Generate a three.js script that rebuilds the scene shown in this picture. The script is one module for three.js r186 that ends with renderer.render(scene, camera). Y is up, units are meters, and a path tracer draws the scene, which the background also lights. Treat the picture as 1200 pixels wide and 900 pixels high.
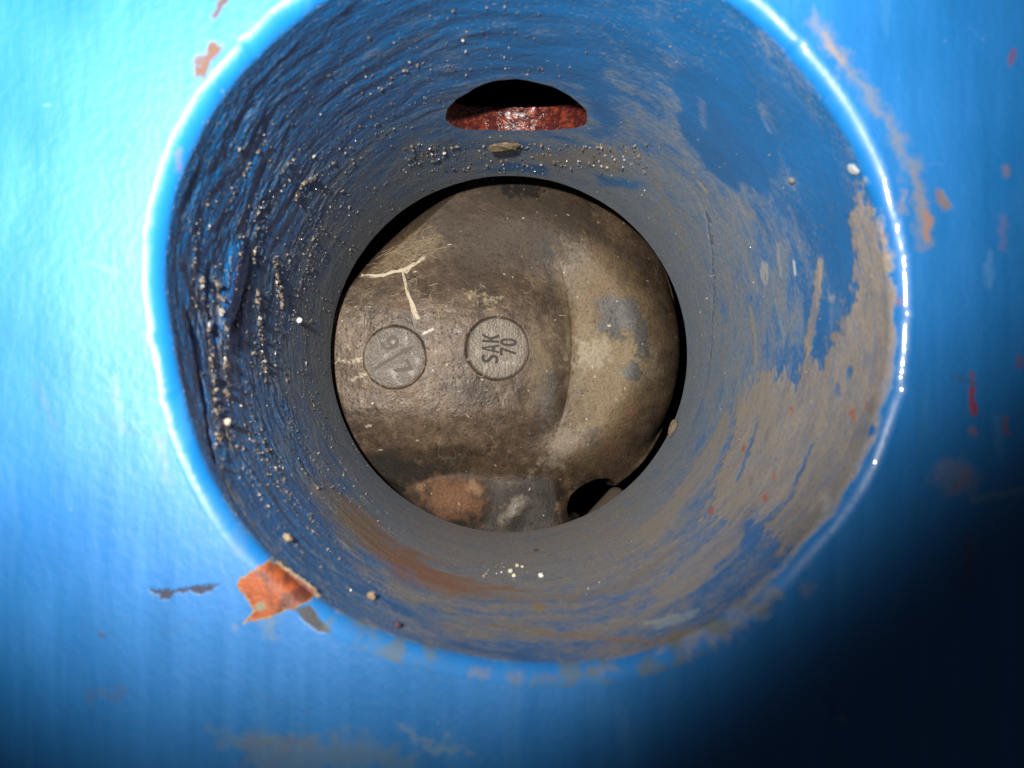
import * as THREE from 'three';
import { FontLoader } from 'three/addons/loaders/FontLoader.js';
import { RoundedBoxGeometry } from 'three/addons/geometries/RoundedBoxGeometry.js';
import { mergeGeometries } from 'three/addons/utils/BufferGeometryUtils.js';

// ------------------------------------------------------------------ camera, light, exposure
// Real size: the bore is 100 mm across; its axis is the world z axis, the plate lies at z = 0.
const MM = 0.001, R0 = 50, FILLET = 2.8, END = -134;
const scene = new THREE.Scene();
scene.background = new THREE.Color().setRGB(0.016, 0.02, 0.026);
const camera = new THREE.PerspectiveCamera(45, 4 / 3, 0.004, 5);
camera.position.set(-4.29 * MM, -14.11 * MM, 125.57 * MM);
camera.rotation.set(0.0212, -0.0193, 0, 'YXZ');
camera.focus = 0.272; camera.userData.focus = 0.272; camera.userData.fStop = 34;
camera.updateMatrixWorld(true);
const FLASH = new THREE.Vector3(-33, 30, 36);            // mm from the lens front: left, up, behind it
const BARREL_R = 24.5;
const flashLight = new THREE.SpotLight(new THREE.Color().setRGB(1, 0.965, 0.91), 0.52, 0, THREE.MathUtils.degToRad(39), 1, 2);
flashLight.castShadow = true; flashLight.shadow.radius = 0.22; flashLight.shadow.camera.near = 0.01;
{
  const p = FLASH.clone().multiplyScalar(MM).applyMatrix4(camera.matrixWorld);
  flashLight.position.copy(p);
  flashLight.target.position.set(-0.029, 0.04, 0);
  flashLight.name = 'flash_lamp';
  scene.add(flashLight, flashLight.target);
}
const renderer = new THREE.WebGLRenderer({ antialias: true });
renderer.setSize(1024, 768);
renderer.toneMapping = THREE.LinearToneMapping;
renderer.toneMappingExposure = 1;
renderer.shadowMap.enabled = true;

// ------------------------------------------------------------------ helpers
let seed = 20241;
const rnd = () => { seed = (seed * 1664525 + 1013904223) >>> 0; return seed / 4294967296; };
const gauss = () => (rnd() + rnd() + rnd() + rnd() - 2) * 1.0;
const clamp = (x, a = 0, b = 1) => x < a ? a : x > b ? b : x;
const ss = (a, b, x) => { const t = clamp((x - a) / (b - a)); return t * t * (3 - 2 * t); };
const lerp = (a, b, t) => a + (b - a) * t;
const PERM = new Uint8Array(1024), GX = new Float32Array(256), GY = new Float32Array(256);
{
  const p = [...Array(256).keys()];
  for (let i = 255; i > 0; i--) { const j = Math.floor(rnd() * (i + 1)); [p[i], p[j]] = [p[j], p[i]]; }
  for (let i = 0; i < 1024; i++) PERM[i] = p[i & 255];
  for (let i = 0; i < 256; i++) { const a = i / 256 * Math.PI * 2; GX[i] = Math.cos(a); GY[i] = Math.sin(a); }
}
function noise(x, y) {                                      // gradient noise, about -1 .. 1
  const xf = Math.floor(x), yf = Math.floor(y), X = xf & 255, Y = yf & 255;
  x -= xf; y -= yf;
  const u = x * x * x * (x * (x * 6 - 15) + 10), v = y * y * y * (y * (y * 6 - 15) + 10);
  const a = PERM[PERM[X] + Y], b = PERM[PERM[X + 1] + Y], c = PERM[PERM[X] + Y + 1], d = PERM[PERM[X + 1] + Y + 1];
  const n0 = GX[a] * x + GY[a] * y, n1 = GX[b] * (x - 1) + GY[b] * y, n2 = GX[c] * x + GY[c] * (y - 1), n3 = GX[d] * (x - 1) + GY[d] * (y - 1);
  return (n0 + u * (n1 - n0) + v * (n2 - n0 + u * (n0 - n1 - n2 + n3))) * 1.5;
}
function fbm(x, y, o = 4, g = 0.5) {
  let s = 0, a = 1, t = 0;
  for (let i = 0; i < o; i++) { s += a * noise(x + i * 17.3, y - i * 9.1); t += a; a *= g; x *= 2.03; y *= 2.03; }
  return s / t * 1.3;
}
function spots(x, y, keep) {                                // distance to the nearest scattered point (cells of 1), 9 where none
  const xi = Math.floor(x), yi = Math.floor(y); let best = 9;
  for (let j = -1; j <= 1; j++) for (let i = -1; i <= 1; i++) {
    const h = PERM[PERM[(xi + i) & 255] + ((yi + j) & 255)], k = PERM[h + 77];
    if (PERM[h + 19] > keep * 255) continue;
    const dx = xi + i + h / 255 - x, dy = yi + j + k / 255 - y, d = Math.hypot(dx, dy) / (0.3 + PERM[h + 131] / 255);
    if (d < best) best = d;
  }
  return best;
}

// marks measured on the photograph, turned into places on the plate, the bore wall and the casting (mm)
const EYE = camera.position.clone().divideScalar(MM);
const FPX = 450 / Math.tan(THREE.MathUtils.degToRad(22.5));
const ray = (px, py) => new THREE.Vector3((px - 600) / FPX, (450 - py) / FPX, -1).applyQuaternion(camera.quaternion);
const onPlane = (px, py, z = 0) => { const d = ray(px, py), t = (z - EYE.z) / d.z; return [EYE.x + d.x * t, EYE.y + d.y * t]; };
const ARC = R0 * Math.PI / 180;                             // mm of arc per degree
const CUT = 125, ROUND = 360 * ARC;
const arcAt = (deg) => (((deg - CUT) % 360 + 360) % 360 + CUT) * ARC;
function onWall(px, py) {                                   // [arc mm with the cut at the left-bottom side, z mm]
  const d = ray(px, py), a = d.x * d.x + d.y * d.y, b = EYE.x * d.x + EYE.y * d.y, c = EYE.x ** 2 + EYE.y ** 2 - R0 * R0;
  const t = (-b + Math.sqrt(b * b - a * c)) / a, x = EYE.x + d.x * t, y = EYE.y + d.y * t;
  let th = Math.atan2(y, x) * 180 / Math.PI; if (th < CUT) th += 360;   // counted from the cut
  return [th * ARC, EYE.z + d.z * t];
}
const onCast = (px, py) => onPlane(px, py, -148);

// a painter: each mark is a polygon or a stroke with a soft, noise-warped edge
function mark(map, pts, o) {
  const p = pts.map((q) => map(q[0], q[1]));
  const m = { p, w: 0, soft: 0.4, warp: 0.6, freq: 0.5, a: 1, grain: 0, gf: 2, h: 0, sx: 1, sy: 1, ...o };
  const pad = m.w + m.soft + m.warp * 1.6 + m.grain + 0.5;
  m.x0 = Math.min(...p.map((q) => q[0])) - pad; m.x1 = Math.max(...p.map((q) => q[0])) + pad;
  m.y0 = Math.min(...p.map((q) => q[1])) - pad; m.y1 = Math.max(...p.map((q) => q[1])) + pad;
  return m;
}
function cover(m, x, y) {
  if (x < m.x0 || x > m.x1 || y < m.y0 || y > m.y1) return 0;
  const f = m.freq;
  const wx = x + m.warp * (noise(x * f * m.sx + 3.1, y * f * m.sy) + 0.5 * noise(x * f * 2.3 * m.sx, y * f * 2.3 * m.sy + 7.7));
  const wy = y + m.warp * (noise(x * f * m.sx - 8.4, y * f * m.sy + 5.2) + 0.5 * noise(x * f * 2.3 * m.sx + 1.9, y * f * 2.3 * m.sy));
  const p = m.p, n = p.length; let d = 1e9, inside = false;
  const closed = !m.w;
  if (n === 1) d = Math.hypot(wx - p[0][0], wy - p[0][1]);
  for (let i = closed ? 0 : 1, j = closed ? n - 1 : 0; i < n; j = i++) {
    const ax = p[j][0], ay = p[j][1], bx = p[i][0] - ax, by = p[i][1] - ay, t = clamp(((wx - ax) * bx + (wy - ay) * by) / (bx * bx + by * by || 1));
    d = Math.min(d, Math.hypot(wx - ax - bx * t, wy - ay - by * t));
    if (closed && (ay > wy) !== (p[i][1] > wy) && wx < bx * (wy - ay) / (p[i][1] - ay) + ax) inside = !inside;
  }
  d = closed ? (inside ? -d : d) : d - m.w;
  if (m.grain) d += m.grain * fbm(x * m.gf * m.sx, y * m.gf * m.sy, 3);
  return m.a * ss(m.soft, -m.soft, d);
}
const TILES = new Map(), NONE = [];
function nearby(marks, x, y) {                              // the marks whose boxes touch this 6 mm tile, in their order
  let t = TILES.get(marks);
  if (!t) {
    TILES.set(marks, t = new Map());
    for (const m of marks) for (let i = Math.floor(m.x0 / 6); i <= Math.floor(m.x1 / 6); i++) for (let j = Math.floor(m.y0 / 6); j <= Math.floor(m.y1 / 6); j++) { const k = i * 4096 + j; if (!t.has(k)) t.set(k, []); t.get(k).push(m); }
  }
  return t.get(Math.floor(x / 6) * 4096 + Math.floor(y / 6)) ?? NONE;
}
function lay(T, marks, x, y) {                              // T: [r, g, b, roughness, height mm, metal]
  for (const m of nearby(marks, x, y)) {
    const c = cover(m, x, y); if (c <= 0.001) continue;
    if (m.c) { const v = 1 + (m.vary || 0) * fbm(x * 1.7 + 40, y * 1.7, 4); T[0] = lerp(T[0], m.c[0] * v, c); T[1] = lerp(T[1], m.c[1] * v, c); T[2] = lerp(T[2], m.c[2] * v, c); }
    if (m.r !== undefined) T[3] = lerp(T[3], m.r, c);
    T[4] += m.h * c;
  }
}
const enc = (x) => { x = clamp(x); return 255 * (x <= 0.0031308 ? 12.92 * x : 1.055 * x ** (1 / 2.4) - 0.055) + 0.5; };
function bake(w, h, fn, hr = 1) {                           // fn(u, v, T): colour map, and one map with height in R, roughness in G
  const c = new Uint8Array(w * h * 4), s = new Uint8Array(w * h * 4), T = [0, 0, 0, 0.5, 0];
  for (let j = 0; j < h; j++) for (let i = 0; i < w; i++) {
    T[3] = 0.5; T[4] = 0;
    fn((i + 0.5) / w, (j + 0.5) / h, T);
    const k = (j * w + i) * 4;
    c[k] = enc(T[0]); c[k + 1] = enc(T[1]); c[k + 2] = enc(T[2]); c[k + 3] = 255;
    s[k] = clamp(T[4] / hr * 0.5 + 0.5) * 255; s[k + 1] = clamp(T[3]) * 255; s[k + 2] = 0; s[k + 3] = 255;
  }
  const tex = (d, srgb) => {
    const t = new THREE.DataTexture(d, w, h, THREE.RGBAFormat); t.magFilter = t.minFilter = THREE.LinearFilter;
    if (srgb) t.colorSpace = THREE.SRGBColorSpace;
    t.wrapS = t.wrapT = THREE.MirroredRepeatWrapping; t.needsUpdate = true; return t;
  };
  return { map: tex(c, true), aux: tex(s, false) };
}
function surface(b, bumpMM, o = {}) {
  return new THREE.MeshPhysicalMaterial({ color: 0xffffff, map: b.map, roughness: 1, roughnessMap: b.aux, bumpMap: b.aux, bumpScale: bumpMM * MM, side: THREE.DoubleSide, ...o });
}
const plain = (r, g, b, rough, o = {}) => new THREE.MeshStandardMaterial({ color: new THREE.Color().setRGB(r, g, b), roughness: rough, side: THREE.DoubleSide, ...o });
const used = {};
const numbered = (n) => { const k = used[n] = (used[n] ?? -1) + 1; return k ? `${n}_${String(k).padStart(3, '0')}` : n; };
function tag(o, label, category, group, kind) {
  o.userData.label = label; if (category) o.userData.category = category;
  if (group) o.userData.group = group; if (kind) o.userData.kind = kind;
  return o;
}
function mesh(name, geometry, material, parent) {
  const m = new THREE.Mesh(geometry, material); m.name = parent ? name : numbered(name);
  m.castShadow = m.receiveShadow = true; (parent || scene).add(m); return m;
}
function base(name, at = [0, 0, 0]) {
  const g = new THREE.Group(); g.name = numbered(name); g.position.set(...at).multiplyScalar(MM); scene.add(g); return g;
}
function gridGeometry(nu, nv, point, keep) {                // (nu+1) x (nv+1) points; point(i, j) -> {p, n, uv}
  const P = new Float32Array((nu + 1) * (nv + 1) * 3), N = P.slice(), U = new Float32Array((nu + 1) * (nv + 1) * 2), I = [];
  for (let j = 0; j <= nv; j++) for (let i = 0; i <= nu; i++) {
    const k = j * (nu + 1) + i, q = point(i, j);
    P.set([q.p[0] * MM, q.p[1] * MM, q.p[2] * MM], k * 3); N.set(q.n, k * 3); U.set(q.uv, k * 2);
  }
  for (let j = 0; j < nv; j++) for (let i = 0; i < nu; i++) {
    if (keep && !keep(i, j)) continue;
    const a = j * (nu + 1) + i, b = a + 1, c = a + nu + 1, d = c + 1; I.push(a, b, d, a, d, c);
  }
  const g = new THREE.BufferGeometry();
  g.setAttribute('position', new THREE.BufferAttribute(P, 3)); g.setAttribute('normal', new THREE.BufferAttribute(N, 3)); g.setAttribute('uv', new THREE.BufferAttribute(U, 2));
  g.setIndex(I); return g;
}
const cross = (a, b) => { const c = [a[1] * b[2] - a[2] * b[1], a[2] * b[0] - a[0] * b[2], a[0] * b[1] - a[1] * b[0]], l = Math.hypot(...c) || 1; return [c[0] / l, c[1] / l, c[2] / l]; };
const sub = (a, b) => [a[0] - b[0], a[1] - b[1], a[2] - b[2]];

// ------------------------------------------------------------------ the blue housing: shape
// the hole was cut by hand: its radius wanders round the lip (degree, share of 50 mm)
const LIP = [[-63, 1.035], [-42, 1.02], [-30, 1.036], [-16, 1.038], [-3, 1.034], [8, 1.023], [22, 1.026], [39, 1.018], [57, 1.028], [90, 1.015], [122, 1.009], [138, 1.009], [151, 1.017], [163, 1.014], [173, 1.004], [179, 0.996], [186, 0.976], [194, 0.975], [200, 0.982], [206, 0.99], [214, 0.995], [225, 0.997], [237, 1.004], [254, 0.988], [267, 0.995], [273, 1.0], [287, 1.027], [297, 1.035]];
function lipAt(deg) {
  while (deg < -63) deg += 360; while (deg >= 297) deg -= 360;
  let i = 0; while (i < LIP.length - 2 && LIP[i + 1][0] <= deg) i++;
  const [a, b] = [LIP[i], LIP[i + 1]], t = ss(a[0], b[0], deg);
  return R0 * (lerp(a[1], b[1], t) - 0.01 - 0.008 * Math.max(0, Math.cos(deg * Math.PI / 180)));
}
const LIPS = [...Array(720).keys()].map((i) => { let s = 0, w = 0; for (let k = -16; k <= 16; k++) { const g = Math.exp(-k * k / 50); s += g * lipAt(i / 2 + k); w += g; } return s / w; });
function lip(deg) { deg = ((deg % 360) + 360) % 360 * 2; const i = Math.floor(deg), t = deg - i; return lerp(LIPS[i % 720], LIPS[(i + 1) % 720], t); }
const wrapDeg = (d) => { d %= 360; return d < -90 ? d + 360 : d >= 270 ? d - 360 : d; };
const FOLD = [
  mark(onWall, [[276, 300], [268, 330], [262, 362], [258, 384]], { w: 2.6, soft: 2.2, warp: 0.8, a: 0.85 }),        // thick run of paint
  mark(onWall, [[300, 300], [285, 350], [276, 380]], { w: 0.9, soft: 1.1, warp: 0.9, a: -0.45 }),
  mark(onWall, [[243, 320], [240, 352], [248, 400]], { w: 0.8, soft: 1.0, warp: 0.9, a: -0.35 }),
  mark(onWall, [[216, 372], [222, 410], [228, 455], [236, 500], [246, 540]], { w: 0.7, soft: 1.0, warp: 0.9, a: -0.55 }),  // crack behind the lip
  mark(onWall, [[828, 250], [834, 300], [836, 340], [834, 380], [830, 430]], { w: 0.5, soft: 0.7, warp: 1.2, a: -0.18 }),
  mark(onWall, [[815, 225], [826, 250], [834, 300]], { w: 0.3, soft: 0.6, warp: 1.2, a: -0.14 }),
];
function relief(deg, z) {                                   // mm, towards the axis
  const u = arcAt(deg), t = (u - CUT * ARC) / 22;
  return t < 1 ? lerp(reliefAt(wrapDeg(deg), u + ROUND, z), reliefAt(wrapDeg(deg), u, z), t) : reliefAt(wrapDeg(deg), u, z);
}
function reliefAt(deg, u, z) {
  const rough = ss(112, 150, deg) * ss(262, 205, deg), up = ss(60, 110, deg) * ss(190, 150, deg);
  let d = 0.1 * fbm(u * 0.06, z * 0.09, 3);
  const wu = u + 5 * noise(u * 0.05, z * 0.07 + 4), wz = z + 3.5 * noise(u * 0.07 + 8, z * 0.05);
  d += rough * (0.27 * fbm(wu * 0.085, wz * 0.2, 4) * ss(-105, -45, z) + 0.22 * fbm(wu * 0.3, wz * 0.42, 3) * ss(-125, -50, z) * ss(-0.3, 0.5, noise(u * 0.06, z * 0.09)));
  d += up * 0.2 * fbm(wu * 0.09 + 9, wz * 0.2, 3) * ss(-100, -40, z);
  for (const m of FOLD) d += cover(m, u, z);
  return d;
}
function wallPoint(deg, z) {
  const w = Math.exp((z + FILLET) / 26), r = lerp(R0, lip(deg), clamp(w)) - relief(deg, z) * ss(-FILLET + 0.3, -FILLET - 5, z);
  const a = deg * Math.PI / 180;
  return [r * Math.cos(a), r * Math.sin(a), z];
}
function rimPoint(deg, t) {                                 // t 0 at the plate, 1 at the wall
  const a = deg * Math.PI / 180, b = t * Math.PI / 2, c = Math.cos(a) * 50, e = Math.sin(a) * 50, mid = Math.sin(t * Math.PI);
  const w = mid * (0.16 * fbm(c * 0.1, e * 0.1, 2) + 0.17 * ss(0.2, 0.8, fbm(c * 0.26 + 60, e * 0.3, 3))), r = lip(deg) + FILLET * (1 - Math.sin(b)) + w;
  return [r * Math.cos(a), r * Math.sin(a), -FILLET * (1 - Math.cos(b)) - w];
}
function rimHeight(x, y) {                                  // the rim's own surface above a point of the plate
  const q = Math.hypot(x, y), deg = Math.atan2(y, x) * 180 / Math.PI; let a = 0, b = 0.93;
  if (q >= lip(deg) + FILLET) return 0;
  for (let i = 0; i < 16; i++) { const t = (a + b) / 2, p = rimPoint(deg, t); if (Math.hypot(p[0], p[1]) > q) a = t; else b = t; }
  return rimPoint(deg, (a + b) / 2)[2];
}
const normalAt = (f, a, b, ea, eb) => cross(sub(f(a + ea, b), f(a - ea, b)), sub(f(a, b + eb), f(a, b - eb)));

// ------------------------------------------------------------------ the blue housing: paint, rust, dust
const BLUE = [0.005, 0.14, 0.405], TAN = [0.29, 0.238, 0.18], GREY = [0.19, 0.215, 0.235], RUST = [0.27, 0.105, 0.04];
const plateMarks = [
  mark(onPlane, [[955, 25], [990, 75], [1040, 140], [1070, 205]], { w: 0.7, soft: 1.3, warp: 0.8, a: 0.55, c: [0.2, 0.18, 0.12], grain: 0.8, gf: 0.6, r: 0.7 }),
  mark(onPlane, [[965, 40], [985, 72]], { w: 0.3, soft: 0.7, warp: 0.5, a: 0.55, c: [0.36, 0.22, 0.1], r: 0.7 }),
  mark(onPlane, [[1070, 195], [1088, 235], [1094, 285], [1078, 290], [1072, 240]], { soft: 0.8, warp: 0.7, a: 0.65, c: [0.2, 0.15, 0.09], r: 0.8 }),
  mark(onPlane, [[1086, 250], [1086, 278]], { w: 0.4, soft: 0.5, warp: 0.4, a: 0.8, c: [0.28, 0.12, 0.05], r: 0.8 }),
  mark(onPlane, [[1095, 225], [1104, 222], [1115, 240], [1108, 249], [1098, 240]], { soft: 0.5, warp: 0.4, a: 0.85, c: [0.17, 0.1, 0.055], r: 0.8, h: -0.05 }),
  mark(onPlane, [[1058, 225], [1058, 250]], { w: 0.3, soft: 0.6, warp: 0.5, a: 0.5, c: [0.3, 0.2, 0.11] }),
  mark(onPlane, [[1139, 455], [1140, 482]], { w: 0.45, soft: 0.35, warp: 0.4, a: 0.85, c: [0.26, 0.022, 0.03] }),
  mark(onPlane, [[1138, 438], [1140, 446]], { w: 0.3, soft: 0.3, warp: 0.4, a: 0.7, c: [0.2, 0.04, 0.055] }),
  mark(onPlane, [[1140, 504], [1142, 510]], { w: 0.4, soft: 0.4, warp: 0.4, a: 0.5, c: [0.3, 0.1, 0.12] }),
  mark(onPlane, [[1195, 420], [1196, 430]], { w: 0.4, soft: 0.4, warp: 0.4, a: 0.7, c: [0.16, 0.05, 0.07] }),
  mark(onPlane, [[1179, 492], [1180, 508]], { w: 0.35, soft: 0.4, warp: 0.4, a: 0.7, c: [0.2, 0.06, 0.06] }),
  mark(onPlane, [[1186, 62], [1187, 74]], { w: 0.4, soft: 0.4, warp: 0.4, a: 0.7, c: [0.19, 0.05, 0.08] }),
  mark(onPlane, [[1178, 196], [1179, 204]], { w: 0.3, soft: 0.5, warp: 0.4, a: 0.5, c: [0.3, 0.14, 0.1] }),
  mark(onPlane, [[1176, 255], [1175, 290]], { w: 0.3, soft: 0.7, warp: 0.5, a: 0.3, c: [0.3, 0.12, 0.14] }),
  mark(onPlane, [[1053, 346], [1058, 356]], { w: 0.35, soft: 0.4, warp: 0.4, a: 0.6, c: [0.25, 0.1, 0.1] }),
  mark(onPlane, [[1100, 540], [1130, 535], [1148, 555], [1140, 580], [1108, 582], [1094, 562]], { soft: 1.1, warp: 0.9, a: 0.34, c: [0.2, 0.17, 0.18], r: 0.7, vary: 0.5 }),
  mark(onPlane, [[1122, 574], [1136, 552]], { w: 0.35, soft: 0.6, warp: 0.5, a: 0.45, c: [0.22, 0.1, 0.08], r: 0.7 }),
  mark(onPlane, [[1140, 586], [1170, 580], [1202, 574]], { w: 0.45, soft: 0.5, warp: 0.3, a: 0.4, c: [0.17, 0.3, 0.38] }),
  mark(onPlane, [[1160, 300], [1158, 335]], { w: 0.5, soft: 0.5, warp: 0.4, a: 0.3, c: [0.12, 0.28, 0.5] }),
  mark(onPlane, [[1168, 490], [1172, 530]], { w: 0.5, soft: 0.6, warp: 0.4, a: 0.25, c: [0.12, 0.28, 0.5] }),
  mark(onPlane, [[254, 52], [240, 70], [232, 84]], { w: 0.7, soft: 0.5, warp: 0.8, a: 0.97, c: [0.1, 0.045, 0.016], r: 0.95, h: -0.05 }),
  mark(onPlane, [[266, -4], [258, 8], [250, 20]], { w: 0.5, soft: 0.4, warp: 0.6, a: 0.97, c: [0.07, 0.034, 0.015], r: 0.95 }),
  mark(onPlane, [[190, 178], [186, 192]], { w: 0.25, soft: 0.5, warp: 0.5, a: 0.45, c: [0.1, 0.06, 0.04] }),
  mark(onPlane, [[133, 445], [138, 480], [143, 505]], { w: 0.4, soft: 0.6, warp: 0.6, a: 0.3, c: [0.2, 0.22, 0.28] }),
  mark(onPlane, [[134, 440], [138, 470]], { w: 0.12, soft: 0.25, warp: 0.4, a: 0.4, c: [0.16, 0.12, 0.14] }),
  mark(onPlane, [[185, 510], [192, 545], [196, 560]], { w: 0.5, soft: 0.9, warp: 0.8, a: 0.3, c: [0.22, 0.2, 0.22] }),
  // dark scratch with a ragged lower edge
  mark(onPlane, [[176, 690], [200, 691], [228, 687], [258, 684], [246, 692], [234, 697], [222, 693], [205, 695], [198, 703], [188, 703], [190, 697], [178, 697]], { soft: 0.22, warp: 0.35, freq: 1.2, a: 0.92, c: [0.03, 0.024, 0.028], r: 0.95, h: -0.08, vary: 0.4 }),
  mark(onPlane, [[256, 684], [280, 678]], { w: 0.05, soft: 0.25, warp: 0.2, a: 0.35, c: [0.1, 0.1, 0.12] }),
  mark(onPlane, [[119, 745]], { w: 0.45, soft: 0.3, warp: 0.4, freq: 1.5, a: 0.8, c: [0.05, 0.05, 0.09] }),
  mark(onPlane, [[106, 826], [108, 812], [122, 812], [138, 820], [140, 806]], { w: 0.3, soft: 0.9, warp: 0.9, a: 0.4, c: [0.09, 0.07, 0.06] }),
  mark(onPlane, [[274, 733], [276, 738]], { w: 0.3, soft: 0.4, warp: 0.4, a: 0.3, c: [0.25, 0.2, 0.15] }),
  // yellow run below the rust chip
  mark(onPlane, [[305, 722], [322, 722], [322, 748], [310, 744]], { soft: 1.2, warp: 0.8, a: 0.35, c: [0.2, 0.2, 0.08] }),
  // dark sliver beside the chip
  mark(onPlane, [[345, 712], [362, 710], [376, 726], [388, 740], [372, 740], [356, 728]], { soft: 0.25, warp: 0.25, a: 0.92, c: [0.06, 0.05, 0.034], r: 0.9, h: -0.1, vary: 0.4 }),
  // greasy smears along the bottom
  mark(onPlane, [[250, 858], [300, 866], [370, 856], [430, 868], [500, 892], [480, 905], [300, 905]], { soft: 1.6, warp: 1.5, freq: 0.25, a: 0.45, c: [0.1, 0.135, 0.1], grain: 1.6, gf: 0.5, r: 0.75 }),
  mark(onPlane, [[300, 868], [360, 872]], { w: 0.6, soft: 1.0, warp: 1.0, a: 0.35, c: [0.13, 0.1, 0.06], grain: 0.8, gf: 0.7 }),
  mark(onPlane, [[470, 850], [495, 862], [530, 872], [562, 888], [520, 882], [486, 868]], { soft: 0.7, warp: 1.0, freq: 0.5, a: 0.4, c: [0.15, 0.22, 0.2], grain: 0.9, gf: 0.7, r: 0.75 }),
  // dirt on the lower lip
  mark(onPlane, [[552, 788], [572, 792]], { w: 0.5, soft: 0.7, warp: 0.7, a: 0.5, c: [0.2, 0.17, 0.12] }),
  mark(onPlane, [[596, 793], [610, 796]], { w: 0.5, soft: 0.7, warp: 0.6, a: 0.5, c: [0.17, 0.13, 0.1] }),
  mark(onPlane, [[640, 796], [652, 796]], { w: 0.5, soft: 0.6, warp: 0.6, a: 0.45, c: [0.13, 0.1, 0.1] }),
  mark(onPlane, [[696, 786], [722, 783]], { w: 0.5, soft: 0.6, warp: 0.6, a: 0.5, c: [0.2, 0.17, 0.12] }),
  mark(onPlane, [[800, 757], [850, 738], [902, 700]], { w: 0.9, soft: 1.3, warp: 1.2, a: 0.6, c: [0.27, 0.22, 0.17], grain: 0.9, gf: 0.6 }),
  mark(onPlane, [[880, 690], [905, 672]], { w: 0.9, soft: 0.9, warp: 1.0, a: 0.55, c: [0.27, 0.22, 0.17], grain: 0.9, gf: 0.6 }),
  mark(onPlane, [[945, 690]], { w: 0.8, soft: 0.9, warp: 0.7, a: 0.35, c: [0.25, 0.2, 0.14] }),
  mark(onPlane, [[1139, 630], [1132, 690]], { w: 0.7, soft: 1.3, warp: 0.8, a: 0.4, c: [0.16, 0.09, 0.05] }),
  mark(onPlane, [[988, 842]], { w: 0.35, soft: 0.4, warp: 0.3, a: 0.6, c: [0.4, 0.34, 0.26] }),
  mark(onPlane, [[985, 166], [992, 186]], { w: 0.55, soft: 0.5, warp: 0.5, a: 0.85, c: [0.24, 0.13, 0.07], r: 0.8 }),
  mark(onPlane, [[1037, 270], [1041, 300]], { w: 0.6, soft: 0.4, warp: 0.4, a: 0.8, c: [0.22, 0.13, 0.09], r: 0.8 }),
  mark(onPlane, [[208, 176], [206, 196]], { w: 0.3, soft: 0.4, warp: 0.5, a: 0.5, c: [0.2, 0.13, 0.1] }),
];
for (let i = 0; i < 70; i++) {                              // faint scuffs and hairline scratches all over the plate
  const x = -75 + rnd() * 150, y = -56 + rnd() * 112, a = rnd() * 3.14, l = 1 + rnd() ** 2 * 9, dark = rnd() < 0.5;
  plateMarks.push(mark((p, q) => [p, q], [[x, y], [x + Math.cos(a) * l * 0.5 + gauss() * 0.5, y + Math.sin(a) * l * 0.5 + gauss() * 0.5], [x + Math.cos(a) * l, y + Math.sin(a) * l]],
    { w: 0.02 + rnd() ** 3 * 0.5, soft: 0.12 + rnd() * 0.4, warp: 0.5, a: 0.15 + rnd() * 0.3, c: dark ? [0.02, 0.05, 0.12] : [0.1, 0.24, 0.42], r: dark ? 0.6 : 0.8 }));
}
function platePaint(x, y, T) {
  const run = fbm(x * 0.42 + 3, y * 0.035, 4), cloud = fbm(x * 0.05, y * 0.05 + 20, 3), wash = ss(0.25, 0.8, fbm(x * 0.25 + 31, y * 0.045, 3));
  const k = 1 + 0.10 * run + 0.10 * cloud;
  T[0] = BLUE[0] * k + 0.012 * wash; T[1] = BLUE[1] * k + 0.02 * wash; T[2] = BLUE[2] * k + 0.01 * wash;
  const fleck = spots(x * 0.21 + 0.4 * noise(x * 0.2, y * 0.2), y * 0.21, 0.07) + 0.03;
  if (fleck < 0.1) { const a = 0.3 * ss(0.1, 0.05, fleck); T[0] = lerp(T[0], 0.2, a); T[1] = lerp(T[1], 0.3, a); T[2] = lerp(T[2], 0.42, a); }
  T[3] = 0.44 + 0.06 * cloud + 0.05 * run;
  T[4] = 0.045 * fbm(x * 0.12, y * 0.05, 3) + 0.018 * fbm(x * 0.9, y * 0.7, 3);
  lay(T, plateMarks, x, y);
}
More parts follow.
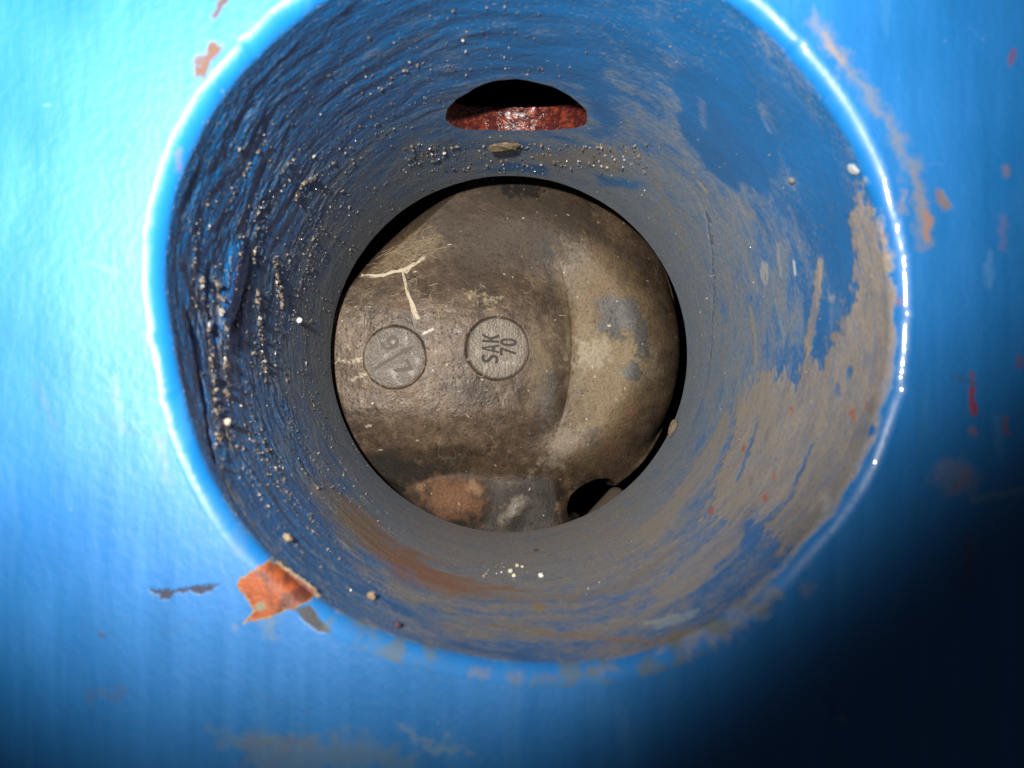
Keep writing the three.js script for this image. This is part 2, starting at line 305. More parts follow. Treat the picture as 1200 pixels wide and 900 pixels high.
// wall marks: dry mud on the right, rust at the lower left, wiped clean places, pale spots
const mudMarks = [
  mark(onWall, [[1004, 218], [1016, 240], [1034, 290], [1052, 360], [1056, 440], [1040, 510], [1010, 575], [960, 650], [925, 655], [900, 625], [880, 600], [846, 612], [826, 606], [835, 560], [856, 520], [862, 470], [884, 440], [922, 436], [932, 452], [942, 410], [960, 430], [976, 385], [994, 360], [1000, 310], [996, 260]], { soft: 1.5, warp: 2.2, freq: 0.28, grain: 3.0, gf: 0.6, a: 0.93, c: TAN, r: 0.93, h: 0.13, vary: 0.22 }),
  mark(onWall, [[955, 310], [962, 300], [962, 330], [955, 380], [944, 430], [940, 400]], { soft: 0.4, warp: 0.9, grain: 0.7, a: 0.85, c: TAN, r: 0.93, h: 0.08, vary: 0.22 }),
  mark(onWall, [[878, 360], [884, 400], [884, 425]], { w: 0.8, soft: 0.5, warp: 0.9, grain: 0.6, a: 0.75, c: TAN, r: 0.93, h: 0.08 }),
  mark(onWall, [[760, 640], [800, 590], [826, 560], [850, 520], [862, 470], [840, 500], [815, 540], [780, 590], [740, 625]], { soft: 1.1, warp: 2.2, freq: 0.18, grain: 2.2, gf: 0.35, a: 0.75, c: TAN, r: 0.93, h: 0.07, vary: 0.2 }),
  mark(onWall, [[760, 690], [800, 660], [850, 610], [880, 590], [862, 640], [820, 680], [770, 706]], { soft: 0.9, warp: 2, freq: 0.2, grain: 2, gf: 0.4, a: 0.7, c: TAN, r: 0.93, h: 0.07, vary: 0.2 }),
  mark(onWall, [[760, 742], [830, 722], [880, 680], [930, 640], [960, 640], [900, 710], [850, 745], [790, 762]], { soft: 0.8, warp: 1.4, grain: 1.4, gf: 0.5, a: 0.65, c: [0.25, 0.23, 0.2], r: 0.9, h: 0.06, vary: 0.25 }),
];
const mudHoles = [
  mark(onWall, [[990, 437]], { w: 1.0, soft: 0.5, warp: 0.5, a: 0.9 }),
  mark(onWall, [[1012, 502]], { w: 0.8, soft: 0.4, warp: 0.4, a: 0.95 }),
  mark(onWall, [[946, 524], [938, 545], [928, 566]], { w: 0.7, soft: 0.5, warp: 0.8, a: 0.9 }),
  mark(onWall, [[884, 500], [874, 535], [864, 560]], { w: 0.9, soft: 0.6, warp: 1.2, a: 0.85 }),
  mark(onWall, [[924, 580], [904, 600], [880, 622]], { w: 1.1, soft: 0.6, warp: 1.3, a: 0.85 }),
  mark(onWall, [[976, 452], [980, 462]], { w: 0.5, soft: 0.5, warp: 0.5, a: 0.7 }),
];
const cleanMarks = [
  mark(onWall, [[785, 95], [860, 70], [910, 160], [912, 205], [895, 225], [860, 222], [825, 195], [795, 150]], { soft: 1.1, warp: 2.4, freq: 0.12, a: 0.96 }),
  mark(onWall, [[560, 60], [690, 40], [716, 100], [722, 150], [700, 160], [688, 100], [640, 88], [560, 90], [520, 110]], { soft: 2.5, warp: 2.5, freq: 0.1, a: 0.9 }),
  mark(onWall, [[850, 40], [930, 110], [985, 200], [1010, 300], [980, 360], [960, 290], [930, 190], [870, 90]], { soft: 3, warp: 2.5, freq: 0.1, a: 0.75 }),
  mark(onWall, [[700, 206], [755, 214], [745, 224], [700, 216]], { soft: 1.6, warp: 1.5, freq: 0.2, a: 0.8 }),
  mark(onWall, [[560, 202], [600, 190], [640, 196], [640, 206]], { soft: 1.2, warp: 1.5, freq: 0.2, a: 0.9 }),
];
const wallMarks = [
  mark(onWall, [[398, 580], [430, 605], [480, 645], [530, 675], [585, 690], [560, 700], [500, 690], [440, 650], [405, 612]], { soft: 7, warp: 5, freq: 0.12, grain: 6, gf: 0.25, a: 0.85, c: RUST, r: 0.9, vary: 0.3 }),
  mark(onWall, [[360, 555], [420, 590], [460, 640], [420, 640], [370, 590]], { soft: 6, warp: 4, freq: 0.12, grain: 4.5, gf: 0.3, a: 0.7, c: [0.22, 0.165, 0.1], r: 0.9, vary: 0.3 }),
  mark(onWall, [[560, 734], [620, 739], [700, 746], [770, 744], [810, 730]], { w: 0.9, soft: 0.8, warp: 0.9, freq: 0.2, grain: 1, gf: 0.5, a: 0.75, c: [0.27, 0.17, 0.085], r: 0.9, vary: 0.3 }),
  mark(onWall, [[540, 700], [620, 700], [720, 690], [780, 650]], { w: 2.6, soft: 2.6, warp: 2.4, freq: 0.1, grain: 3, gf: 0.3, a: 0.75, c: [0.22, 0.175, 0.13], r: 0.92, vary: 0.3 }),
  mark(onWall, [[750, 725], [790, 715], [820, 708], [800, 722], [770, 732]], { soft: 0.6, warp: 0.8, a: 0.55, c: [0.38, 0.42, 0.38], r: 0.8, vary: 0.3 }),
  mark(onWall, [[630, 708], [632, 715]], { w: 0.8, soft: 0.6, warp: 0.6, a: 0.7, c: [0.36, 0.2, 0.05], r: 0.8 }),
  mark(onWall, [[470, 200], [500, 170], [540, 160], [520, 190]], { soft: 3, warp: 3, freq: 0.15, grain: 3, gf: 0.3, a: 0.3, c: [0.16, 0.12, 0.08], r: 0.9 }),
  mark(onWall, [[620, 185], [680, 172], [740, 180], [720, 200], [650, 196]], { soft: 3, warp: 3, freq: 0.15, grain: 4, gf: 0.25, a: 0.6, c: [0.23, 0.18, 0.125], r: 0.95, vary: 0.3, h: 0.05 }),
  // rusty crack along the left lip
  mark(onWall, [[217, 372], [222, 410], [229, 455], [237, 500], [248, 545], [262, 575]], { w: 0.7, soft: 0.8, warp: 0.7, freq: 0.6, a: 0.8, c: [0.085, 0.05, 0.028], r: 0.9, vary: 0.5 }),
  mark(onWall, [[226, 330], [236, 372], [240, 420], [246, 470], [250, 520]], { w: 1.0, soft: 1.0, warp: 1.6, freq: 0.35, grain: 2.6, gf: 0.5, a: 0.62, c: [0.26, 0.2, 0.15], r: 0.92, h: 0.14, vary: 0.4 }),
  mark(onWall, [[250, 320], [256, 400], [254, 460], [262, 520]], { w: 0.9, soft: 1.0, warp: 1.8, freq: 0.35, grain: 2.6, gf: 0.5, a: 0.5, c: [0.2, 0.15, 0.11], r: 0.92, h: 0.12, vary: 0.4 }),
  mark(onWall, [[298, 296], [290, 340], [280, 378], [266, 392]], { w: 1.1, soft: 1.2, warp: 1.4, freq: 0.35, grain: 1.6, gf: 0.6, a: 0.75, c: [0.075, 0.062, 0.045], r: 0.92, vary: 0.5 }),  // shadow beside the thick paint run, painted into the wall colour
  mark(onWall, [[244, 320], [242, 352], [250, 398]], { w: 0.8, soft: 0.9, warp: 1.2, freq: 0.35, grain: 1.4, gf: 0.6, a: 0.7, c: [0.08, 0.06, 0.04], r: 0.92, vary: 0.5 }),  // painted shadow on the other side of the same run
  mark(onWall, [[276, 310], [268, 335], [262, 370]], { w: 1.9, soft: 1.2, warp: 0.8, a: 0.8, c: [0.008, 0.12, 0.42], r: 0.4 }),
  mark(onWall, [[252, 640], [268, 575], [290, 612], [330, 660]], { w: 0.8, soft: 0.9, warp: 1.6, freq: 0.35, grain: 2.4, gf: 0.5, a: 0.55, c: [0.27, 0.22, 0.16], r: 0.92, h: 0.1 }),
  mark(onWall, [[262, 505], [266, 522]], { w: 1.1, soft: 0.8, warp: 0.8, a: 0.6, c: [0.27, 0.24, 0.2], r: 0.9 }),
  // pale spots and runs on the right
  mark(onWall, [[893, 306], [900, 308], [900, 328], [896, 336], [890, 322]], { soft: 0.35, warp: 0.4, a: 0.8, c: [0.36, 0.36, 0.33], r: 0.8 }),
  mark(onWall, [[897, 322], [897, 328]], { w: 0.25, soft: 0.3, warp: 0.2, a: 0.8, c: [0.03, 0.09, 0.2] }),
  mark(onWall, [[911, 290], [913, 310], [915, 322]], { w: 0.7, soft: 0.4, warp: 0.5, a: 0.6, c: [0.33, 0.34, 0.32], r: 0.8 }),
  mark(onWall, [[930, 308], [931, 318]], { w: 0.55, soft: 0.3, warp: 0.3, a: 0.9, c: [0.62, 0.6, 0.54], r: 0.8 }),
  mark(onWall, [[960, 306], [960, 330]], { w: 0.8, soft: 0.6, warp: 0.5, a: 0.7, c: [0.36, 0.3, 0.22], r: 0.9 }),
  mark(onWall, [[970, 346], [974, 352]], { w: 0.7, soft: 0.6, warp: 0.7, a: 0.6, c: [0.36, 0.34, 0.3], r: 0.9 }),
  mark(onWall, [[908, 350], [914, 378], [918, 392]], { w: 0.5, soft: 0.5, warp: 0.5, a: 0.55, c: [0.3, 0.3, 0.27], r: 0.9 }),
  mark(onWall, [[896, 144], [900, 152]], { w: 0.7, soft: 0.7, warp: 0.5, a: 0.35, c: [0.25, 0.35, 0.5] }),
  mark(onWall, [[822, 120], [824, 148]], { w: 0.7, soft: 0.8, warp: 0.5, a: 0.35, c: [0.22, 0.28, 0.36] }),
  mark(onWall, [[760, 200], [775, 225], [790, 260], [802, 300]], { w: 0.7, soft: 0.9, warp: 1.6, freq: 0.3, grain: 1.6, gf: 0.5, a: 0.5, c: [0.27, 0.2, 0.12], r: 0.92 }),
  mark(onWall, [[820, 215], [826, 222]], { w: 0.9, soft: 0.5, warp: 0.9, a: 0.7, c: [0.36, 0.27, 0.18], r: 0.92 }),
  mark(onWall, [[828, 250], [834, 300], [836, 340], [834, 380], [830, 430]], { w: 0.35, soft: 0.5, warp: 0.8, a: 0.7, c: [0.03, 0.05, 0.08], r: 0.9 }),
  mark(onWall, [[500, 40], [455, 62], [430, 66]], { w: 1.1, soft: 1.6, warp: 1.6, freq: 0.2, a: 0.4, c: [0.17, 0.17, 0.15], r: 0.9 }),
  mark(onWall, [[600, 92], [540, 110], [505, 122]], { w: 0.6, soft: 1.2, warp: 1.2, freq: 0.2, a: 0.5, c: [0.12, 0.08, 0.05], r: 0.9 }),
  // red primer showing in the mud
  ...[[925, 477, 0.75], [992, 480, 0.6], [870, 523, 0.9], [905, 555, 0.6], [895, 580, 0.8], [832, 596, 0.9], [994, 486, 0.5], [1008, 470, 0.3]].map(([x, y, w], i) => mark(onWall, [[x, y], [x + 1, y + 4]], { w: w * 0.7, soft: 0.35, warp: 0.4, freq: 1.1, a: 0.8, c: i % 3 ? [0.4, 0.07, 0.035] : [0.42, 0.12, 0.04], r: 0.8 })),
  ...[[1004, 552], [898, 504], [880, 560], [1014, 470]].map(([x, y]) => mark(onWall, [[x, y], [x - 1, y + 7]], { w: 0.6, soft: 0.8, warp: 0.6, a: 0.5, c: [0.12, 0.09, 0.065] })),
  mark(onWall, [[962, 580], [966, 590]], { w: 0.8, soft: 0.8, warp: 0.6, a: 0.6, c: [0.45, 0.42, 0.38] }),
];
function mudOver(x, z, T) {
  let keep = 1; for (const m of mudHoles) keep *= 1 - cover(m, x, z);
  if (keep < 0.02) return;
  const t = [...T]; lay(t, mudMarks, x, z);
  const thin = 0.74 + 0.26 * ss(-0.5, 0.3, fbm(x * 0.22 + 14, z * 0.4, 5, 0.62)); keep *= thin;
  const g = 1 + 0.2 * fbm(x * 1.1, z * 1.6, 5, 0.65) + 0.22 * fbm(x * 0.12 + 3, z * 0.2, 3), mud = t[3] > T[3] + 0.01 ? g : 1;
  for (let i = 0; i < 3; i++) T[i] = lerp(T[i], t[i] * mud, keep);
  T[3] = lerp(T[3], t[3], keep); T[4] = lerp(T[4], t[4] + (mud !== 1 ? 0.05 * fbm(x * 2.2, z * 2.2, 3) : 0), keep);
}
function wallPaint(deg, z, T) {
  const u = arcAt(deg), t = (u - CUT * ARC) / 22;
  wallPaintAt(wrapDeg(deg), u, z, T); if (t >= 1) return;
  const B = [0, 0, 0, 0.5, 0]; wallPaintAt(wrapDeg(deg), u + ROUND, z, B); for (let i = 0; i < 5; i++) T[i] = lerp(B[i], T[i], t);
}
function wallPaintAt(deg, x, z, T) {                        // x: arc mm, z: depth mm
  const left = ss(110, 150, deg) * ss(268, 215, deg);
  const k = 1 + 0.14 * fbm(x * 0.09, z * 0.12, 3);
  T[0] = BLUE[0] * k * 0.7; T[1] = BLUE[1] * k * 0.92; T[2] = BLUE[2] * k * 0.88; T[3] = 0.42;
  const streak = fbm(x * 0.035 + 5, z * 0.3, 5, 0.58), fine = fbm(x * 0.75, z * 1.2 + 11, 5, 0.68), blotch = fbm(x * 0.07 + 60, z * 0.08, 4);
  let clean = 0; for (const m of cleanMarks) clean = Math.max(clean, cover(m, x, z));
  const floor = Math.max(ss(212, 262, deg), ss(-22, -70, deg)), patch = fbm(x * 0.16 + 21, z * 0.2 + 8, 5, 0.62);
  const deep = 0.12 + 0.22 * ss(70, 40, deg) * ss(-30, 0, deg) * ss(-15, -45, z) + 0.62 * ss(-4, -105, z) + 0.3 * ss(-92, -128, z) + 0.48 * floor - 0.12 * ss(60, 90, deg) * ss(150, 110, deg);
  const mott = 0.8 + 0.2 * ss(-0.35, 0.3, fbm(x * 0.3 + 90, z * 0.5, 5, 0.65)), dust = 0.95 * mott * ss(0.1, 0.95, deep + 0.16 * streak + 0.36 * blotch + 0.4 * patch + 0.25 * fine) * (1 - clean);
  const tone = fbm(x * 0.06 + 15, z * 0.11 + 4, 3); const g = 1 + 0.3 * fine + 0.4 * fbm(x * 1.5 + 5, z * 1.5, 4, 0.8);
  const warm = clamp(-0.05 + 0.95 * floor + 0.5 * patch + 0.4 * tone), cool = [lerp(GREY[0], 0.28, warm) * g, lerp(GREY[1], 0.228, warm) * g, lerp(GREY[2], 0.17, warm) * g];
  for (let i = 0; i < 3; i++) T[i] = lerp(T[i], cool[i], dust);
  T[3] = lerp(0.4, 0.92, ss(0, 0.4, dust));
  const hair = ss(0.05, 0.015, Math.abs(fbm(x * 0.1 + 200, z * 0.55, 3))) * ss(0.1, 0.5, fbm(x * 0.07 + 44, z * 0.1, 2)) * 0.4 * (1 - clean);
  for (let i = 0; i < 3; i++) T[i] = lerp(T[i], [0.3, 0.28, 0.24][i], hair);
  // dark grime caught in the rough left side
  const grime = left * ss(0.05, 0.6, fbm(x * 0.13 + 77 + 0.6 * noise(x * 0.06, z * 0.07), z * 0.27, 4)) * ss(-100, -40, z) * 0.4;
  T[0] = lerp(T[0], 0.05, grime); T[1] = lerp(T[1], 0.052, grime); T[2] = lerp(T[2], 0.052, grime);
  T[4] = 0.05 * fine + 0.05 * fbm(x * 1.3, z * 1.6, 3) * (0.4 + left) + 0.1 * left * fbm(x * 0.3, z * 0.9, 3);
  const s1 = spots(x * 0.75, z * 0.75, 0.3 + 0.3 * left), sp = ss(0.26, 0.12, s1) * (0.25 + 0.6 * left) * (1 - 0.85 * clean);
  T[0] = lerp(T[0], 0.26, sp * 0.7); T[1] = lerp(T[1], 0.23, sp * 0.7); T[2] = lerp(T[2], 0.19, sp * 0.7); T[4] += 0.14 * sp;
  const s2 = ss(0.34, 0.12, spots(x * 1.3 + 50 + 0.5 * noise(x * 0.3, z * 0.3), z * 1.3, 0.3)) * (1 - clean) * (0.45 + 0.4 * left);
  T[0] = lerp(T[0], 0.3, s2); T[1] = lerp(T[1], 0.28, s2); T[2] = lerp(T[2], 0.25, s2); T[4] += 0.08 * s2;
  mudOver(x, z, T);
  lay(T, wallMarks, x, z);
}

// ------------------------------------------------------------------ the blue housing: build
const housing = base('painted_steel_housing');
tag(housing, 'bright blue painted steel housing with a round flared bore, rust chip and dry mud', 'machine housing');
{
  const NT = 900, W = 0.2, H = 0.15;
  const plateTex = bake(1824, 1368, (u, v, T) => platePaint((u - 0.5) * 200, (v - 0.5) * 150, T), 0.35);
  const paint = { clearcoat: 0.5, clearcoatRoughness: 0.07, ior: 1.72 };
  const rings = [...Array(27).keys()].map((i) => (i / 26) ** 2.2);
  mesh('front_plate', gridGeometry(360, 26, (i, j) => {
    const deg = -90 + i, a = deg * Math.PI / 180, r = lip(deg) + FILLET, out = 300 / Math.max(Math.abs(Math.cos(a)), Math.abs(Math.sin(a)) * 1.2), q = lerp(r, out, rings[26 - j]);
    const x = q * Math.cos(a), y = q * Math.sin(a);
    return { p: [x, y, 0], n: [0, 0, 1], uv: [x * MM / W + 0.5, y * MM / H + 0.5] };
  }), surface(plateTex, 0.7, paint), housing);

  const rimTex = bake(2048, 64, (u, v, T) => {
    const deg = -90 + 360 * u, p = rimPoint(deg, v);
    platePaint(p[0], p[1], T);
    const k = ss(0.35, 1, v), S = [0, 0, 0, 0.5, 0];
    const B = [...T]; mudOver(arcAt(deg), p[2], T);
    const mk = ss(0.5, 0.72, v + 0.16 * fbm(deg * 0.22, v * 2, 3)); for (let i = 0; i < 5; i++) T[i] = lerp(B[i], T[i], mk);
    wallPaint(deg, p[2], S);
    for (let i = 0; i < 5; i++) T[i] = lerp(T[i], S[i], ss(0.72, 1.0, v + 0.12 * fbm(deg * 0.4, v, 3)));
    const low = ss(205, 245, deg) + ss(-35, -62, deg), soil = low * ss(-0.15, 0.45, fbm(p[0] * 0.25, p[1] * 0.25, 4)) * 0.6;
    for (let i = 0; i < 3; i++) T[i] = lerp(T[i], [0.115, 0.125, 0.075][i], soil);
    T[3] = lerp(T[3], 0.9, Math.max(soil, 0.7 * low));
  }, 0.35);
  const coatTex = bake(2048, 64, (u, v, T) => {
    const deg = -90 + 360 * u, p = rimPoint(deg, v), S = [0, 0, 0, 0.5, 0]; platePaint(p[0], p[1], S); const q = S[3]; S[3] = 0.5; mudOver(arcAt(deg), p[2], S);
    const low = ss(200, 250, deg) * ss(350, 300, deg) + ss(-40, -60, deg), chip = ss(0.12, 0.34, fbm(p[0] * 0.3 + 3, p[1] * 0.3, 4));
    T[0] = T[1] = T[2] = clamp((1 - ss(0.52, 0.66, Math.max(q, v > 0.55 ? S[3] : 0))) * (1 - 0.75 * low) * (1 - 0.9 * chip));
  });
  coatTex.map.colorSpace = THREE.NoColorSpace;
  mesh('flared_rim', gridGeometry(NT, 20, (i, j) => {
    const deg = -90 + 360 * i / NT, t = j / 20;
    const n = normalAt(rimPoint, deg, t, 0.6, 0.02);
    return { p: rimPoint(deg, t), n, uv: [i / NT, t] };
  }), surface(rimTex, 0.7, { ...paint, ior: 1.5, clearcoat: 0.9, clearcoatMap: coatTex.map }), housing);

  // cross hole drilled through the top of the bore: outline in arc mm and depth mm about its middle
  const out = [[523, 131], [540, 113], [560, 102], [580, 95], [605, 93], [630, 97], [655, 105], [675, 118], [686, 129], [687, 140], [683, 147], [660, 151], [630, 153], [600, 153], [565, 152], [540, 151], [528, 144]].map(([x, y]) => onWall(x, y));
  const mid = onWall(605, 126);
  const polar = out.map(([x, z]) => [Math.atan2(z - mid[1], x - mid[0]), Math.hypot(x - mid[0], z - mid[1])]).sort((a, b) => a[0] - b[0]);
  const reach = (phi) => {
    const n = polar.length; let i = polar.findIndex((q) => q[0] > phi); if (i < 0) i = 0;
    const b = polar[i], a = polar[(i + n - 1) % n], span = (b[0] - a[0] + 2 * Math.PI) % (2 * Math.PI), t = ((phi - a[0] + 2 * Math.PI) % (2 * Math.PI)) / span;
    return lerp(a[1], b[1], clamp(t)) * (1 + 0.025 * fbm(Math.cos(phi) * 3.5 + 4, Math.sin(phi) * 3.5, 4));
  };
  const NZ = 270, snap = (deg, z) => {
    const dx = arcAt(deg) - mid[0], dz = z - mid[1], q = Math.hypot(dx, dz); if (q > 30) return { deg, z, q: 9 };
    const phi = Math.atan2(dz, dx), r = reach(phi); if (q >= r) return { deg, z, q: q / r };
    const k = r / Math.max(q, 1e-6);
    return { deg: (mid[0] + dx * k) / ARC, z: mid[1] + dz * k, q: q / r };
  };
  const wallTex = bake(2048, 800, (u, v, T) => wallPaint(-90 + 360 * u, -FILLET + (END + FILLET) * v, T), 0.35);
  const depth = (j) => -FILLET + (END + FILLET) * j / NZ;
  mesh('bore_wall', gridGeometry(NT, NZ, (i, j) => {
    const d0 = -90 + 360 * i / NT, s = snap(d0, depth(j)), deg = s.q < 1 ? s.deg : d0, z = s.q < 1 ? s.z : depth(j);
    return { p: wallPoint(deg, z), n: normalAt((a, b) => wallPoint(a, b), deg, z, 0.35, -0.35), uv: [(deg + 90) / 360, (z + FILLET) / (END + FILLET)] };
  }, (i, j) => {
    for (const [a, b] of [[0, 0], [1, 0], [0, 1], [1, 1]]) if (snap(-90 + 360 * (i + a) / NT, depth(j + b)).q >= 1) return true;
    return false;
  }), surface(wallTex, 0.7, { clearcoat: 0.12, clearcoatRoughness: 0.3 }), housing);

  // the raw rusty cut through the wall
  const edgeTex = bake(1024, 128, (u, v, T) => {
    const x = u * 90, y = v * 6, n = fbm(x * 0.5, y * 0.8, 4), f = fbm(x * 2.2, y * 2.2, 3);
    const o = ss(-0.2, 0.6, n);
    T[0] = lerp(0.05, 0.17, o) * (1 + 0.4 * f); T[1] = lerp(0.008, 0.034, o) * (1 + 0.5 * f); T[2] = lerp(0.008, 0.014, o);
    const d = ss(0.25, 0.6, fbm(x * 0.8 + 40, y * 1.1, 3)); T[0] = lerp(T[0], 0.05, d); T[1] = lerp(T[1], 0.02, d); T[2] = lerp(T[2], 0.015, d);
    T[3] = 0.3 + 0.12 * f; T[4] = 0.12 * n + 0.13 * f;
  }, 0.35);
  const edgePoint = (phi, t) => {
    const r = reach(Math.atan2(Math.sin(phi), Math.cos(phi))) * (1 - 0.01 * t), x = mid[0] + r * Math.cos(phi), z = mid[1] + r * Math.sin(phi), p = wallPoint(x / ARC, z);
    const w = 0.3 * fbm(phi * 8, t * 3, 3) * Math.min(1, t * 4);
    return [p[0] + w * Math.cos(phi), p[1] + 5.4 * t, p[2] + w * Math.sin(phi)];
  };
  mesh('rusty_hole_edge', gridGeometry(240, 16, (i, j) => {
    const phi = -Math.PI + 2 * Math.PI * i / 240, t = j / 16;
    return { p: edgePoint(phi, t), n: normalAt(edgePoint, phi, t, 0.02, 0.04), uv: [i / 240, t] };
  }), surface(edgeTex, 0.7, { clearcoat: 0.25, clearcoatRoughness: 0.25 }), housing);

  // rust chip on the lip: paint has flaked away, a cream edge of old primer round it
  const chip = [[278, 682], [296, 668], [315, 657], [334, 670], [356, 684], [373, 700], [352, 710], [330, 717], [308, 724], [286, 728], [300, 714], [292, 702], [284, 692]].map(([x, y]) => onPlane(x, y, -1));
  const m1 = mark((x, y) => [x, y], chip, { soft: 0.22, warp: 0.28, freq: 0.9 }), xs = chip.map((q) => q[0]), ys = chip.map((q) => q[1]);
  const bx = [Math.min(...xs) - 1.2, Math.max(...xs) + 1.2], by = [Math.min(...ys) - 1.2, Math.max(...ys) + 1.2];
  const chipIn = mark((x, y) => [x, y], chip, { soft: 0.7, warp: 0.3, freq: 0.9 });
  const chipTex = bake(384, 384, (u, v, T) => {
    const x = lerp(bx[0], bx[1], u), y = lerp(by[0], by[1], v), n = fbm(x * 0.5, y * 0.5, 4), f = fbm(x * 2, y * 2, 3);
    const o = ss(-0.5, 0.5, n + 0.16 * (-33 - x) ), core = ss(0.55, 0.85, cover(chipIn, x, y));
    T[0] = lerp(0.09, 0.27, o) * (1 + 0.25 * f); T[1] = lerp(0.02, 0.056, o) * (1 + 0.35 * f); T[2] = lerp(0.01, 0.009, o);
    const b = ss(1.0, 0.4, Math.hypot(x + 35.6, (y + 41.3) * 1.2)); T[0] = lerp(T[0], 0.17, b); T[1] = lerp(T[1], 0.17, b); T[2] = lerp(T[2], 0.11, b);
    const low = ss(-40.6, -42.2, y + 0.35 * (x + 33)); 
    for (let i = 0; i < 3; i++) T[i] = lerp([0.22 + 0.14 * low, 0.17 + 0.06 * low, 0.1 - 0.03 * low][i], T[i], clamp(core + 0.12 * f - 0.3 * low * (1 - core)));
    T[3] = 0.6; T[4] = 0.06 * n + 0.05 * f;
  }, 0.35);
  const lift = (x, y) => [x, y, rimHeight(x, y) - 0.12 + 0.22 * ss(0.2, 0.75, cover(m1, x, y))], NC = 90;
  const cx = (i) => lerp(bx[0], bx[1], i / NC), cy = (j) => lerp(by[0], by[1], j / NC);
  const patch = mesh('rust_chip', gridGeometry(NC, NC, (i, j) => ({ p: lift(cx(i), cy(j)), n: normalAt(lift, cx(i), cy(j), 0.15, 0.15), uv: [i / NC, j / NC] }),
    (i, j) => cover(m1, cx(i + 0.5), cy(j + 0.5)) > 0.2), surface(chipTex, 0.7), housing);
  patch.userData.label = 'orange rust chip on the lower left of the rim';

  // the dark hollow behind the bore
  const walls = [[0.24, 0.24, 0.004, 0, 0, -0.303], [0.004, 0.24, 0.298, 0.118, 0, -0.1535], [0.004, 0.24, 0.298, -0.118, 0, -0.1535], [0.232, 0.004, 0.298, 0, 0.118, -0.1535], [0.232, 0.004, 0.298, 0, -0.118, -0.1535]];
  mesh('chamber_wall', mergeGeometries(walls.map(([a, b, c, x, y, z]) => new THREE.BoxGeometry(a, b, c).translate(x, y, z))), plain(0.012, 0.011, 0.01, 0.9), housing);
}

// ------------------------------------------------------------------ the iron casting beyond the bore
const smax = (a, b, k) => { const h = clamp(0.5 + 0.5 * (a - b) / k); return lerp(b, a, h) + k * h * (1 - h); };
const STAMPS = [{ at: onCast(465, 420), r: 8.7 }, { at: onCast(583, 409), r: 8.9 }];
const NECK = onCast(632, 600), LUMP = onCast(528, 592), RECESS = onCast(702, 594), FACET_X = onCast(602, 606)[0];
function dome(x, y) {                                       // mm in front of the casting's rim plane
  const q = ((x + 33) / 52) ** 2 + ((y - 4) / 66) ** 2;
  const qt = 1 - q, easy = Math.max(ss(8, 36, y), ss(-14, -36, y)), d1 = 3.2 + 11.5 * lerp(qt > 0 ? qt ** 0.6 : 1.4 * qt, 0.75 * qt, easy);
  const r = Math.hypot(x < 0 ? x * 0.86 : x, y - 4), e = clamp(1 - (r / 56.5) ** 6, 0, 1), body = -22 + 25 * Math.sqrt(e) - 12 * Math.max(0, r - 56.5);
  const ang = Math.atan2(y - 4, x + 4), side = ss(2.1, 1.2, Math.abs(ang));
  const d2 = body + 6.2 * side * Math.exp(-(((r - 38) / 10) ** 2)) - 1.2;
  let h = smax(Math.min(d1, body + 14), d2, 1.1 + 15 * ss(10, 40, y) + 6 * ss(-16, -36, y)) - 3.4 * ss(10, 40, y) - 1.3 * ss(-16, -36, y);
  const cut = ((x + 47) * -0.688 + (y - 21) * 0.726);       // falls away at the upper left
  h -= 1.1 * Math.max(0, cut + 1.5) ** 1.35;
  h -= 10 * ss(-24, -46, y + 0.003 * (x + 5) ** 2);                                 // lower side turns away
  // neck and lump
  let nx = (x - NECK[0] + 0.25 * (y + 46)) / 11; if (nx < 0) nx *= 0.34; const neck = 1.5 - 4.5 * nx * nx - 40 * Math.max(0, nx - 0.6) ** 1.5;
  if (y < -14) { const w = ss(-14, -36, y); h = smax(h, lerp(-30, neck, ss(-14, -45, y)), 0.05 + 9 * w) - 2 * w; }
  const lx = (x - LUMP[0]) / 13.5, ly = (y - LUMP[1]) / 10, l = lx * lx + ly * ly;
  if (l < 1.6) h = smax(h, -4 + 7.5 * (1 - l), 3);
  const rx = x - RECESS[0], ry = y - RECESS[1], rq = (rx * 0.82 + ry * 0.57) ** 2 / 74 + (rx * 0.57 - ry * 0.82) ** 2 / 26;
  h -= 16 * ss(1.15, 0.75, rq);
  const fx = x - FACET_X, fy = y + 47, fl = (fx * 0.8 - fy * 0.3) ** 2 / 7 + (fy * 0.9 + fx * 0.3) ** 2 / 40;
  h += 1.6 * Math.exp(-fl);
  return h + 0.4 * fbm(x * 0.07, y * 0.07, 3) + 0.12 * fbm(x * 0.35, y * 0.35, 3) + 0.05 * fbm(x * 0.9, y * 0.9, 3);
}
for (const s of STAMPS) {
  const [x, y] = s.at, e = 6; s.h = dome(x, y);
  s.gx = (dome(x + e, y) - dome(x - e, y)) / (2 * e); s.gy = (dome(x, y + e) - dome(x, y - e)) / (2 * e);
}
function castHeight(x, y) {
  let h = dome(x, y);
  for (const s of STAMPS) {
    const dx = x - s.at[0], dy = y - s.at[1], r = Math.hypot(dx, dy) + 0.12 * noise(dx * 0.5, dy * 0.5); if (r > s.r + 3) continue;
    const flat = s.h + s.gx * dx + s.gy * dy - 0.25;
    h = lerp(flat - 0.75, h, ss(s.r - 0.05, s.r + 0.75, r));
  }
  return h;
}
const CAST_Z = -156.5;                                        // rim plane of the casting
const IRON = [0.108, 0.076, 0.05];
